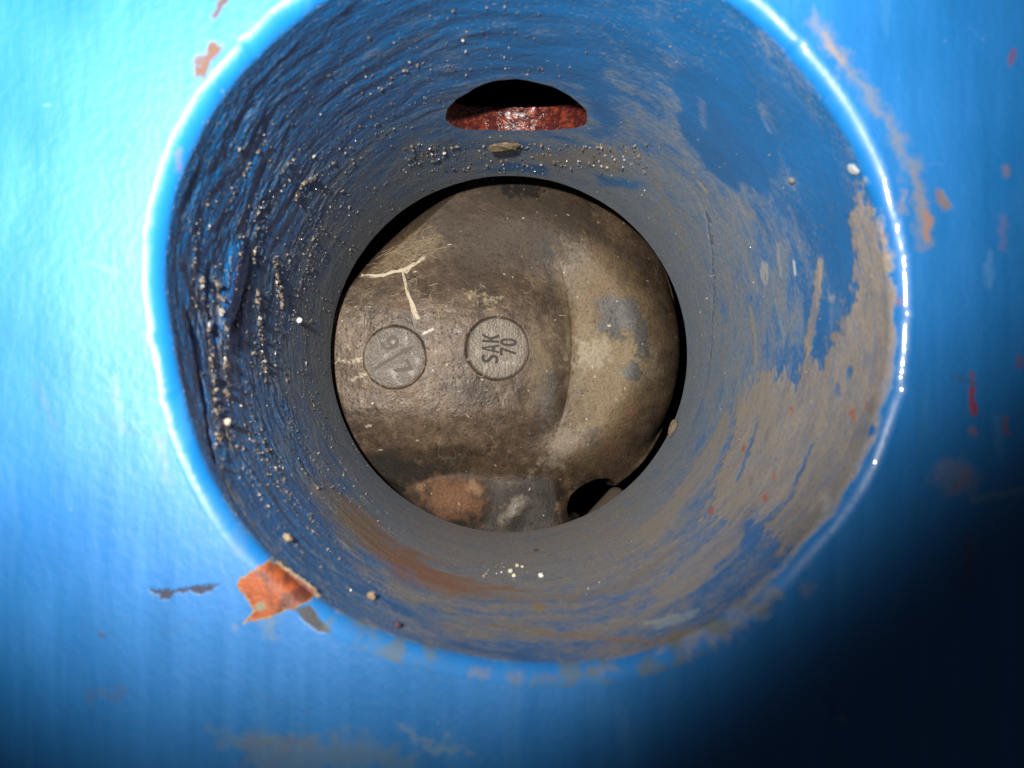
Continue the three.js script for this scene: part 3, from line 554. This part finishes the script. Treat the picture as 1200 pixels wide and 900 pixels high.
const castMarks = [
  // darker lower part, top, right edge and crease
  mark(onCast, [[400, 520], [470, 540], [560, 552], [640, 560], [690, 575], [640, 640], [470, 640], [420, 580]], { soft: 5, warp: 4, freq: 0.08, grain: 4, gf: 0.2, a: 0.88, c: [0.033, 0.029, 0.026], r: 0.7 }),
  mark(onCast, [[540, 200], [600, 195], [690, 235], [760, 300], [740, 300], [660, 250], [580, 240]], { soft: 4, warp: 4, freq: 0.08, grain: 4, gf: 0.2, a: 0.75, c: [0.05, 0.04, 0.031], r: 0.75 }),
  mark(onCast, [[480, 215], [640, 220], [690, 260], [660, 300], [560, 345], [505, 300]], { soft: 7, warp: 4, freq: 0.08, grain: 5, gf: 0.2, a: 0.8, c: [0.055, 0.042, 0.03], r: 0.75 }),
  mark(onCast, [[780, 320], [796, 390], [784, 470], [750, 540], [770, 470], [778, 390]], { soft: 3.5, warp: 2.5, freq: 0.1, grain: 3, gf: 0.2, a: 0.6, c: [0.09, 0.068, 0.05], r: 0.7 }),
  mark(onCast, [[580, 208], [640, 208], [630, 226], [590, 224]], { soft: 1.2, warp: 1.5, grain: 2, gf: 0.5, a: 0.9, c: [0.02, 0.018, 0.016], r: 0.5 }),
  mark(onCast, [[632, 290], [641, 315], [650, 350], [657, 390], [653, 440], [647, 480], [630, 515]], { w: 1.9, soft: 3.6, warp: 1.4, freq: 0.2, grain: 1.5, gf: 0.4, a: 0.72, c: [0.06, 0.047, 0.035] }),  // crease band: soot tone with the shade of the dome flank painted in
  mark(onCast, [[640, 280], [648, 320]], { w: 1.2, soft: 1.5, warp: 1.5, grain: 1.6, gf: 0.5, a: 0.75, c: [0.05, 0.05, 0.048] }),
  // ochre, pale and grey bare patches right of the crease
  mark(onCast, [[665, 310], [720, 290], [770, 340], [780, 420], [750, 500], [700, 550], [650, 540], [680, 470], [685, 390]], { soft: 6, warp: 4, freq: 0.08, grain: 5, gf: 0.2, a: 0.6, c: [0.2, 0.143, 0.076], r: 0.8, vary: 0.3 }),
  mark(onCast, [[672, 370], [700, 380], [760, 400], [770, 440], [720, 460], [690, 500], [668, 440]], { soft: 4, warp: 4, freq: 0.12, grain: 5, gf: 0.35, a: 0.55, c: [0.29, 0.235, 0.155], r: 0.85, vary: 0.3 }),
  mark(onCast, [[675, 395], [712, 395], [715, 425], [680, 430]], { soft: 2.5, warp: 2.5, freq: 0.2, grain: 3.5, gf: 0.6, a: 0.6, c: [0.42, 0.375, 0.3], r: 0.85 }),
  mark(onCast, [[697, 350], [720, 342], [748, 352], [760, 380], [764, 420], [752, 420], [740, 385], [722, 392], [700, 388], [706, 370]], { soft: 0.9, warp: 1.6, freq: 0.35, grain: 1.8, gf: 0.7, a: 0.9, c: [0.088, 0.09, 0.088], r: 0.6, vary: 0.25 }),
  mark(onCast, [[720, 392], [732, 396]], { w: 1.0, soft: 0.8, warp: 1, grain: 1.2, gf: 0.8, a: 0.85, c: [0.085, 0.08, 0.075] }),
  mark(onCast, [[722, 428], [748, 426], [756, 446], [738, 448]], { soft: 0.8, warp: 1.4, freq: 0.35, grain: 1.6, gf: 0.7, a: 0.9, c: [0.085, 0.087, 0.085], r: 0.6, vary: 0.25 }),
  mark(onCast, [[742, 482]], { w: 2.0, soft: 0.8, warp: 0.6, a: 0.6, c: [0.2, 0.105, 0.07], r: 0.7 }),
  mark(onCast, [[715, 510], [735, 520], [722, 545]], { soft: 2.5, warp: 2, a: 0.55, c: [0.2, 0.1, 0.055], r: 0.75 }),
  mark(onCast, [[645, 530], [660, 500], [690, 500], [688, 525], [660, 545], [630, 556]], { soft: 2, warp: 2.5, freq: 0.2, grain: 3.5, gf: 0.5, a: 0.65, c: [0.3, 0.265, 0.21], r: 0.85, vary: 0.3 }),
  mark(onCast, [[686, 508], [700, 500], [704, 520], [692, 530]], { soft: 1.2, warp: 1.5, grain: 1.6, gf: 0.6, a: 0.7, c: [0.09, 0.085, 0.08] }),
  mark(onCast, [[625, 370], [650, 400], [648, 440], [620, 470], [618, 430]], { soft: 4, warp: 3, freq: 0.15, grain: 4, gf: 0.4, a: 0.5, c: [0.27, 0.21, 0.135], r: 0.85, vary: 0.3 }),
  mark(onCast, [[640, 430], [655, 450], [645, 500], [625, 480]], { soft: 2, warp: 2, grain: 3, gf: 0.5, a: 0.55, c: [0.15, 0.145, 0.135] }),
  mark(onCast, [[650, 300], [690, 290], [700, 330], [670, 350]], { soft: 3, warp: 3, freq: 0.15, grain: 4, gf: 0.4, a: 0.5, c: [0.2, 0.17, 0.12], vary: 0.3 }),
  // rusty lump, grey facet
  mark(onCast, [[480, 572], [520, 566], [560, 566], [570, 590], [560, 612], [520, 612]], { soft: 3.6, warp: 2.6, freq: 0.2, grain: 4, gf: 0.35, a: 0.9, c: [0.21, 0.105, 0.055], r: 0.85, vary: 0.35 }),
  mark(onCast, [[552, 572], [560, 578]], { w: 1.4, soft: 0.9, warp: 0.9, a: 0.65, c: [0.4, 0.26, 0.16] }),
  mark(onCast, [[487, 574], [492, 576]], { w: 0.9, soft: 0.7, warp: 0.7, a: 0.6, c: [0.36, 0.22, 0.13] }),
  mark(onCast, [[590, 612], [600, 600], [612, 592]], { w: 1.5, soft: 1.5, warp: 1, grain: 1.2, gf: 0.5, a: 0.75, c: [0.25, 0.23, 0.19], r: 0.55 }),
  mark(onCast, [[668, 570], [674, 585], [662, 600]], { w: 1.2, soft: 1.6, warp: 1.2, grain: 1.4, gf: 0.5, a: 0.6, c: [0.28, 0.19, 0.11] }),  // painted highlight strip down the right edge of the neck
  // tan glow of dry dust at the upper left under the web
  mark(onCast, [[430, 300], [480, 262], [515, 280], [510, 300], [470, 318], [430, 322]], { soft: 3, warp: 3, freq: 0.2, grain: 3, gf: 0.5, a: 0.5, c: [0.26, 0.195, 0.12], vary: 0.4 }),
  mark(onCast, [[545, 345], [560, 350], [580, 352]], { w: 0.6, soft: 1.2, warp: 2, freq: 0.5, grain: 1.6, gf: 0.8, a: 0.6, c: [0.45, 0.4, 0.27] }),
  mark(onCast, [[432, 500], [437, 498]], { w: 0.4, soft: 0.4, warp: 0.5, a: 0.8, c: [0.55, 0.5, 0.42] }),
  mark(onCast, [[395, 424], [412, 425], [428, 422]], { w: 0.25, soft: 0.5, warp: 0.9, freq: 0.8, a: 0.7, c: [0.5, 0.43, 0.31] }),
  mark(onCast, [[416, 446], [424, 442], [432, 438]], { w: 0.35, soft: 0.5, warp: 0.7, freq: 0.8, a: 0.75, c: [0.52, 0.45, 0.33] }),
  mark(onCast, [[498, 392], [508, 388]], { w: 0.3, soft: 0.35, warp: 0.4, a: 0.85, c: [0.6, 0.53, 0.42] }),
];
function ironPaint(x, y, T) {
  const n = fbm(x * 0.06 + 9, y * 0.06, 4), m = fbm(x * 0.35, y * 0.35 + 30, 4, 0.6), f = fbm(x * 1.6, y * 1.6, 3, 0.6);
  const k = 0.95 + 0.55 * n + 0.4 * m + 0.26 * f;
  T[0] = IRON[0] * k; T[1] = IRON[1] * k * (1 - 0.03 * n); T[2] = IRON[2] * k * (1 - 0.12 * n); T[3] = 0.53 + 0.14 * m;
  const wx = x + 4 * noise(x * 0.08, y * 0.08 + 50), wy = y + 4 * noise(x * 0.08 + 9, y * 0.08);
  const worn = ss(0.05, 0.55, fbm(wx * 0.11 + 140, wy * 0.11, 5, 0.62)) * 0.55, sooty = ss(0.05, 0.6, fbm(wx * 0.09 + 210, wy * 0.12 + 70, 5, 0.62)) * 0.6;
  for (let i = 0; i < 3; i++) { T[i] = lerp(T[i], [0.21, 0.15, 0.096][i] * (1 + 0.3 * f), worn); T[i] = lerp(T[i], [0.05, 0.037, 0.026][i], sooty); }
  const vein = ss(0.10, 0.02, Math.abs(fbm(x * 0.22 + 70, y * 0.16, 4))) * ss(0.1, 0.7, fbm(x * 0.09 + 5, y * 0.09 + 33, 2) + 0.25 * ss(0, -40, x)) * 0.28;
  T[0] = lerp(T[0], 0.42, vein); T[1] = lerp(T[1], 0.35, vein); T[2] = lerp(T[2], 0.25, vein);
  T[4] = 0.04 * m + 0.05 * f + 0.04 * vein;
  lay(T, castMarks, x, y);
  const g = 1 + 0.42 * fbm(x * 1.1 + 80, y * 1.1, 4, 0.75); T[0] *= g * 0.86; T[1] *= g * 0.81; T[2] *= g * 0.76;
  const pit = ss(0.34, 0.16, spots(x * 0.9, y * 0.9, 0.22)); for (let i = 0; i < 3; i++) T[i] *= 1 - 0.22 * pit; T[4] -= 0.1 * pit;
  const w = ss(0.16, 0.08, spots(x * 0.31 + 13 + 0.7 * noise(x * 0.2, y * 0.2), y * 0.31 + 0.7 * noise(x * 0.17 + 9, y * 0.2), 0.12) + 0.04) * 0.7; T[0] = lerp(T[0], 0.6, w); T[1] = lerp(T[1], 0.54, w); T[2] = lerp(T[2], 0.44, w);
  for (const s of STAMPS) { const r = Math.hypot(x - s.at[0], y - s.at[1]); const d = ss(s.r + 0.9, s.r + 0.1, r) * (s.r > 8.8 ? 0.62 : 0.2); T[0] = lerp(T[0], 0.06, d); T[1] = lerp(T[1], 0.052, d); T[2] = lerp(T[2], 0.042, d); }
}
const casting = base('iron_casting', [0, 0, CAST_Z]);
tag(casting, 'brown domed iron casting with two round stamps seen through the far end of the bore', 'iron casting');
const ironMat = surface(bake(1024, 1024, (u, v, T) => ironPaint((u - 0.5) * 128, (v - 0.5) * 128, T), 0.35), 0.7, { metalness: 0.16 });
{
  const n = 430, c = (i) => -64 + 128 * i / n, hh = (x, y) => [x, y, Math.max(castHeight(x, y), -34)];
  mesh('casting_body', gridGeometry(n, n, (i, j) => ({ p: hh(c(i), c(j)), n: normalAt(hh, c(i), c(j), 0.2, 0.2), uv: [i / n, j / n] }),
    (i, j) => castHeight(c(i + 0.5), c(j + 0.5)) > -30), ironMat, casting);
  // a lug deeper in, seen in the gap beside the neck
  const lug = new THREE.CapsuleGeometry(0.003, 0.011, 6, 14); lug.rotateZ(-0.75); lug.scale(1, 1, 0.7);
  const at = onPlane(708, 596, -176); lug.translate(at[0] * MM, at[1] * MM, (-176 - CAST_Z) * MM);
  mesh('lug', lug, plain(0.06, 0.042, 0.026, 0.9), casting);
}
const font = await new FontLoader().loadAsync('fonts/droid/droid_sans_bold.typeface.json');
function glyphs(text, height, width, gap) {                 // outlines of letters, each squeezed to its height and width, in a row about 0
  const all = [...text].map((ch) => font.generateShapes(ch, 10).map((s) => s.extractPoints(8)));
  const row = [], n = all.length, step = width + gap;
  all.forEach((shapes, i) => {
    const pts = shapes.flatMap((s) => s.shape), x0 = Math.min(...pts.map((p) => p.x)), x1 = Math.max(...pts.map((p) => p.x)), y0 = Math.min(...pts.map((p) => p.y)), y1 = Math.max(...pts.map((p) => p.y));
    const f = (p) => new THREE.Vector2(((p.x - x0) / (x1 - x0) - 0.5) * width + (i - (n - 1) / 2) * step, ((p.y - y0) / (y1 - y0) - 0.5) * height);
    for (const s of shapes) row.push({ shape: s.shape.map(f), holes: s.holes.map((h) => h.map(f)) });
  });
  return row;
}
const turn = (row, ang, dx, dy) => { const c = Math.cos(ang), s = Math.sin(ang), f = (p) => new THREE.Vector2(p.x * c - p.y * s + dx, p.x * s + p.y * c + dy); return row.map((g) => ({ shape: g.shape.map(f), holes: g.holes.map((h) => h.map(f)) })); };
function stamp(s, row, discName, depth, tone, grime) {
  const ring = [...Array(72).keys()].map((i) => { const a = i / 72 * Math.PI * 2, r = s.r - 0.28 + 0.1 * fbm(Math.cos(a) * 2 + s.r * 9, Math.sin(a) * 2, 3); return new THREE.Vector2(r * Math.cos(a), r * Math.sin(a)); });
  const disc = new THREE.Shape(ring), islands = [];
  for (const g of row) { disc.holes.push(new THREE.Path(g.shape)); for (const h of g.holes) islands.push(new THREE.Shape(h)); }
  const geo = new THREE.ExtrudeGeometry([disc, ...islands], { depth, bevelEnabled: false, curveSegments: 6 });
  const uv = geo.attributes.uv, pos = geo.attributes.position;
  for (let i = 0; i < pos.count; i++) uv.setXY(i, pos.getX(i) / 20 + 0.5, pos.getY(i) / 20 + 0.5);
  geo.scale(MM, MM, MM);
  const floor = new THREE.CircleGeometry((s.r - 0.35) * MM, 48); floor.translate(0, 0, 0.06 * MM);
  const t = bake(256, 256, (u, v, T) => {
    const x = (u - 0.5) * 20, y = (v - 0.5) * 20, n = fbm(x * 0.3 + s.r * 5, y * 0.3, 4), f = fbm(x * 1.5, y * 1.5 + 9, 3), e = ss(s.r - 2.4, s.r - 0.3, Math.hypot(x, y));
    const k = tone * (1 + 0.28 * n + 0.3 * f), w = ss(0.15, 0.7, fbm(x * 0.35 + 22 * s.r, y * 0.35 + 4, 3)) * 0.5;
    T[0] = lerp(0.21 * k, 0.34, w) * (1 - 0.2 * e); T[1] = lerp(0.17 * k, 0.305, w) * (1 - 0.22 * e); T[2] = lerp(0.13 * k, 0.26, w) * (1 - 0.25 * e);
    T[3] = 0.52 + 0.12 * n; T[4] = 0.1 * n + 0.1 * f;
  }, 0.35);
  const up = new THREE.Vector3(-s.gx, -s.gy, 1).normalize(), q = new THREE.Quaternion().setFromUnitVectors(new THREE.Vector3(0, 0, 1), up);
  const d = mesh(discName, geo, surface(t, 0.7, { metalness: 0.12 }), casting);
  d.position.set(s.at[0], s.at[1], s.h - 0.72).multiplyScalar(MM); d.quaternion.copy(q);
  const fl = mesh('stamp_floor', floor, plain(0.3 * grime, 0.25 * grime, 0.2 * grime, 0.85), d);
  return d;
}
{
  const arrow = [[-0.32, -7], [0.32, -7], [0.42, 2.2], [1.25, 2.2], [0.15, 6.6], [-1.1, 2.2], [-0.42, 2.2]].map(([x, y]) => new THREE.Vector2(x, y));
  const year = [...turn(glyphs('9', 5.2, 3.7, 0), 0, -4.0, 0.8), ...turn(glyphs('7', 5.0, 3.5, 0), 0, 4.0, 0.2), { shape: arrow, holes: [] }];
  stamp(STAMPS[0], turn(year, -1.03, 0.2, 0.2), 'date_stamp', 0.42, 0.52, 0.36).userData.label = 'worn round date stamp with 9, arrow and 7';
  const a = Math.PI / 2 - 0.04;
  const word = [...turn(glyphs('SAK', 5.1, 2.5, 0.5), a, -2.2, -0.1), ...turn(glyphs('70', 4.9, 2.3, 0.5), a, 3.1, 0.4)];
  stamp(STAMPS[1], word, 'maker_stamp', 0.5, 0.8, 0.15).userData.label = 'pale round stamp reading SAK 70';
}

// ------------------------------------------------------------------ cobweb on the casting
{
  const geos = [];
  const strand = (pts, r, jit) => {
    const v = pts.map(([px, py]) => { const [x, y] = onCast(px + gauss() * jit, py + gauss() * jit); return new THREE.Vector3(x * MM, y * MM, (CAST_Z + castHeight(x, y) + 0.12 + rnd() * 0.35) * MM); });
    geos.push(new THREE.TubeGeometry(new THREE.CatmullRomCurve3(v), 14, r * MM, 5));
  };
  const along = [[424, 323], [436, 324], [449, 325], [460, 320], [472, 318], [486, 310], [497, 302]], down = [[472, 318], [476, 332], [479, 345], [484, 358], [488, 368], [491, 376]];
  for (let i = 0; i < 26; i++) strand(along.slice(i % 3, 7 - (i % 2)), 0.03 + rnd() * 0.06, 2.3);
  for (let i = 0; i < 30; i++) strand(down.slice(i % 4 === 0 ? 0 : 2).map(([x, y], k, arr) => [x + (rnd() - 0.5) * (0.15 + k / arr.length) * 8, y]), 0.03 + rnd() * 0.08, 1.2);
  for (let i = 0; i < 8; i++) strand([[470, 316], [478, 320], [482, 312]], 0.06, 1.5);
  const thick = geos.splice(0);
  for (let i = 0; i < 24; i++) {
    const x = 430 + rnd() * 78, y = 320 - (x - 430) * 0.3 - rnd() * 34 + 8;
    strand([[x, y], [x + 9, y - 3], [x + 18, y - 6 + gauss() * 6]], 0.03 + rnd() * 0.035, 3.2);
  }
  for (let i = 0; i < 44; i++) { const x = 405 + rnd() * 190, y = 330 + rnd() * 140; strand([[x, y], [x + 3 + gauss() * 4, y + gauss() * 5], [x + 6 + gauss() * 6, y + gauss() * 8]], 0.03 + rnd() * 0.04, 1); }
  const web = base('cobweb');
  mesh('clumped_strands', mergeGeometries(thick), plain(0.56, 0.48, 0.35, 0.9), web);
  mesh('loose_threads', mergeGeometries(geos), plain(0.46, 0.37, 0.25, 0.9), web);
  tag(web, 'pale T-shaped clump of cobweb strands stuck on the upper left of the brown casting', 'cobweb');
}

// ------------------------------------------------------------------ grit, grains and flakes on the bore wall
function pebbleGeometry(k, flat = 1, detail = 2, jag = 1) {
  const g = new THREE.IcosahedronGeometry(1, detail), p = g.attributes.position, v = new THREE.Vector3();
  for (let i = 0; i < p.count; i++) {
    v.fromBufferAttribute(p, i); const s = 1 + jag * 0.28 * noise(v.x * 1.3 + k * 7, v.y * 1.3 + v.z * 1.7) + jag * 0.12 * noise(v.x * 3 + k, v.z * 3 + v.y * 2);
    v.multiplyScalar(s); p.setXYZ(i, v.x, v.y, v.z * flat);
  }
  g.computeVertexNormals(); return g;
}
function seat(x, z, r, sink = 0.45) {                       // a place on the wall, r mm above it along the inward normal
  const p = wallPoint(x / ARC, z), n = normalAt(wallPoint, x / ARC, z, 0.5, -0.5), s = Math.sign(n[0] * p[0] + n[1] * p[1]) > 0 ? -1 : 1;
  return { p: new THREE.Vector3(p[0] + s * n[0] * r * sink, p[1] + s * n[1] * r * sink, p[2] + s * n[2] * r * sink), n: new THREE.Vector3(s * n[0], s * n[1], s * n[2]) };
}
{
  const spots_ = [];
  const add = (x, z, r) => { if (z < -6 && z > END + 1) { const [mx, mz] = onWall(605, 126); if (Math.abs(arcAt(x / ARC) - mx) > 15.5 || Math.abs(z - mz) > 18) spots_.push([x, z, r]); } };
  for (let s = 0; s < 70; s++) {                            // strings of grains running round the left and upper wall
    const x0 = (98 + rnd() * 125) * ARC, z0 = -12 - rnd() ** 1.3 * 95, n = 8 + Math.floor(rnd() * 24), slope = gauss() * 0.25;
    for (let i = 0; i < n; i++) add(x0 + (i + gauss() * 2) * 0.9, z0 + slope * i + gauss() * 0.7, 0.08 + rnd() ** 3 * 0.24);
  }
  for (const path of [[[232, 320], [240, 380], [244, 440], [248, 500], [254, 560]], [[252, 330], [258, 400], [262, 470]], [[300, 290], [288, 345], [274, 385]], [[345, 235], [355, 215], [372, 205]], [[300, 340], [305, 400], [310, 440]], [[322, 300], [330, 360]]]) {
    const q = path.map(([a, b]) => onWall(a, b));
    for (let i = 0; i < 75; i++) { const t = rnd() * (q.length - 1), k = Math.min(Math.floor(t), q.length - 2), f = t - k; add(lerp(q[k][0], q[k + 1][0], f) + gauss() * 0.8, lerp(q[k][1], q[k + 1][1], f) + gauss() * 1.1, 0.1 + rnd() ** 3 * 0.5); }
  }
  for (let i = 0; i < 1500; i++) add((70 + rnd() * 150) * ARC, -20 - rnd() * 112, 0.06 + rnd() ** 3 * 0.2);
  for (let i = 0; i < 600; i++) { const [x, z] = onWall(470 + rnd() * 290, 168 + rnd() * 34); add(x, z, 0.07 + rnd() ** 4 * 0.42); }
  for (let i = 0; i < 700; i++) add((-90 + rnd() * 160) * ARC, -20 - rnd() * 112, 0.06 + rnd() ** 3 * 0.16);
  for (let i = 0; i < 60; i++) { const [x, z] = onWall(590 + gauss() * 30, 668 + gauss() * 10); add(x, z, 0.07 + rnd() ** 3 * 0.25); }
  const grit = new THREE.InstancedMesh(pebbleGeometry(3, 1, 1, 2.2), new THREE.MeshPhysicalMaterial({ color: 0xffffff, roughness: 0.32, clearcoat: 0.5, clearcoatRoughness: 0.15 }), spots_.length);
  const M = new THREE.Matrix4(), Q = new THREE.Quaternion(), E = new THREE.Euler(), S = new THREE.Vector3(), C = new THREE.Color();
  spots_.forEach(([x, z, r], i) => {
    const { p } = seat(x, z, r, 0.35); E.set(rnd() * 6, rnd() * 6, rnd() * 6);
    M.compose(p.multiplyScalar(MM), Q.setFromEuler(E), S.set(r * (0.7 + rnd() ** 2 * 1.1), r * (0.5 + rnd() * 0.5), r * (0.5 + rnd() * 0.5)).multiplyScalar(MM)); grit.setMatrixAt(i, M);
    const t = rnd(), k = 0.4 + rnd() * 0.6;
    if (t < 0.08) C.setRGB(0.5 * k, 0.46 * k, 0.4 * k); else if (t < 0.5) C.setRGB(0.24 * k, 0.19 * k, 0.14 * k); else if (t < 0.7) C.setRGB(0.14 * k, 0.11 * k, 0.085 * k); else C.setRGB(0.09 * k, 0.1 * k, 0.12 * k);
    grit.setColorAt(i, C);
  });
  grit.name = 'grit'; grit.castShadow = grit.receiveShadow = true; scene.add(grit);
  tag(grit, 'fine sand and grit sticking to the blue bore wall', 'grit', null, 'stuff');
}
function grain(name, px, py, r, rgb, label, category, opt = {}) {
  const [x, z] = onWall(px, py), s = seat(x, z, r, opt.sink ?? 0.5);
  const m = mesh(name, pebbleGeometry(px * 0.37 + py, 1, 3, opt.jag ?? 1), plain(...rgb, opt.rough ?? 0.6));
  const q = new THREE.Quaternion().setFromUnitVectors(new THREE.Vector3(0, 0, 1), s.n), w = new THREE.Quaternion().setFromAxisAngle(new THREE.Vector3(0, 0, 1), opt.spin ?? 0);
  m.position.copy(s.p).multiplyScalar(MM); m.quaternion.copy(q).multiply(w); m.scale.set(r * (opt.wide ?? 1), r * (opt.tall ?? 1), r * (opt.thick ?? 0.85)).multiplyScalar(MM);
  tag(m, label, category, opt.group); return m;
}
grain('bead', 348, 375, 0.65, [0.75, 0.74, 0.7], 'small shiny white bead alone on the left bore wall', 'bead', { rough: 0.25, thick: 1, sink: 0.8 });
grain('pebble', 432, 703, 0.7, [0.24, 0.16, 0.1], 'brown round pebble low on the bore wall beside the bottom left rim', 'pebble', { thick: 1, sink: 0.7, group: 'grains stuck to the bore wall' });
grain('pebble', 333, 634, 0.62, [0.3, 0.22, 0.13], 'tan oval pebble on the bore wall just right of the rust chip', 'pebble', { wide: 1.5, sink: 0.6, group: 'grains stuck to the bore wall' });
grain('pebble', 462, 740, 0.6, [0.06, 0.03, 0.05], 'dark speck of grit closest to the bottom left rim', 'pebble', { thick: 1, group: 'grains stuck to the bore wall' });
grain('pebble', 257, 498, 0.55, [0.36, 0.3, 0.23], 'pale round pebble in the rough left side of the bore', 'pebble', { thick: 1, sink: 1.3, group: 'grains stuck to the bore wall' });
grain('pebble', 628, 646, 0.5, [0.03, 0.03, 0.03], 'black speck on the bore floor below the casting', 'pebble', { thick: 1, group: 'grains stuck to the bore wall' });
grain('pebble', 928, 211, 0.5, [0.15, 0.14, 0.12], 'pale fleck on the upper right bore wall under the wiped blue patch', 'pebble', { wide: 1.5, group: 'grains stuck to the bore wall' });
[[598, 671, 0.9], [606, 664, 0.7], [602, 676, 0.65], [612, 665, 0.55]].forEach(([x, y, r], i) =>
  grain('crumb', x, y, r * 0.65, [[0.5, 0.55, 0.4], [0.5, 0.42, 0.28], [0.7, 0.64, 0.5], [0.55, 0.5, 0.42]][i], ['largest pale crumb in the small heap on the bore floor', 'tan crumb at the top of the small heap on the bore floor', 'whitest crumb at the bottom of the small heap on the bore floor', 'crumb at the right end of the small heap on the bore floor'][i], 'crumb', { thick: 0.9, group: 'crumbs heaped on the bore floor' }));
grain('crumb', 634, 676, 0.6, [0.7, 0.66, 0.56], 'single pale crumb just right of the small heap on the bore floor', 'crumb', { group: 'crumbs heaped on the bore floor' });
grain('dirt_flake', 592, 168, 2.6, [0.2, 0.145, 0.085], 'tan flake of dirt lifting off below the rusty cross hole', 'dirt flake', { wide: 1.4, tall: 1.1, thick: 0.22, spin: 0.5, jag: 2.2, sink: 0.35, rough: 0.9 });
grain('dirt_clump', 792, 503, 1.7, [0.17, 0.125, 0.08], 'tan clump of dirt clinging to the far right end of the bore', 'dirt clump', { wide: 0.8, tall: 1.6, thick: 0.6, rough: 0.95 });
grain('white_drop', 999, 199, 0.8, [0.42, 0.44, 0.44], 'white oval drop dried on the upper right lip above the mud', 'drop', { wide: 1.6, tall: 0.9, thick: 0.4, sink: 0.3 });

// ------------------------------------------------------------------ the compact camera whose flash lights the bore
{
  const cam = new THREE.Group(); cam.name = numbered('compact_camera'); cam.position.copy(camera.position); cam.quaternion.copy(camera.quaternion); scene.add(cam);
  tag(cam, 'black compact camera held before the bore with its lens out and flash fired', 'camera');
  const black = plain(0.02, 0.02, 0.022, 0.6);
  const barrel = new THREE.CylinderGeometry(BARREL_R * MM, (BARREL_R + 1) * MM, 0.036, 64, 1, false); barrel.rotateX(Math.PI / 2); barrel.translate(0, 0, 0.0205);
  mesh('lens_barrel', barrel, black, cam);
  const body = new RoundedBoxGeometry(0.15, 0.09, 0.028, 4, 0.006); body.translate(0.005, 0.004, 0.0545);
  mesh('camera_body', body, black, cam);
  const win = new RoundedBoxGeometry(0.018, 0.013, 0.003, 3, 0.001); win.translate(FLASH.x * MM, FLASH.y * MM, 0.0395);
  mesh('flash_lamp_window', win, new THREE.MeshStandardMaterial({ color: 0xffffff, emissive: 0xfff6e8, emissiveIntensity: 2, roughness: 0.4 }), cam);
}
renderer.render(scene, camera);
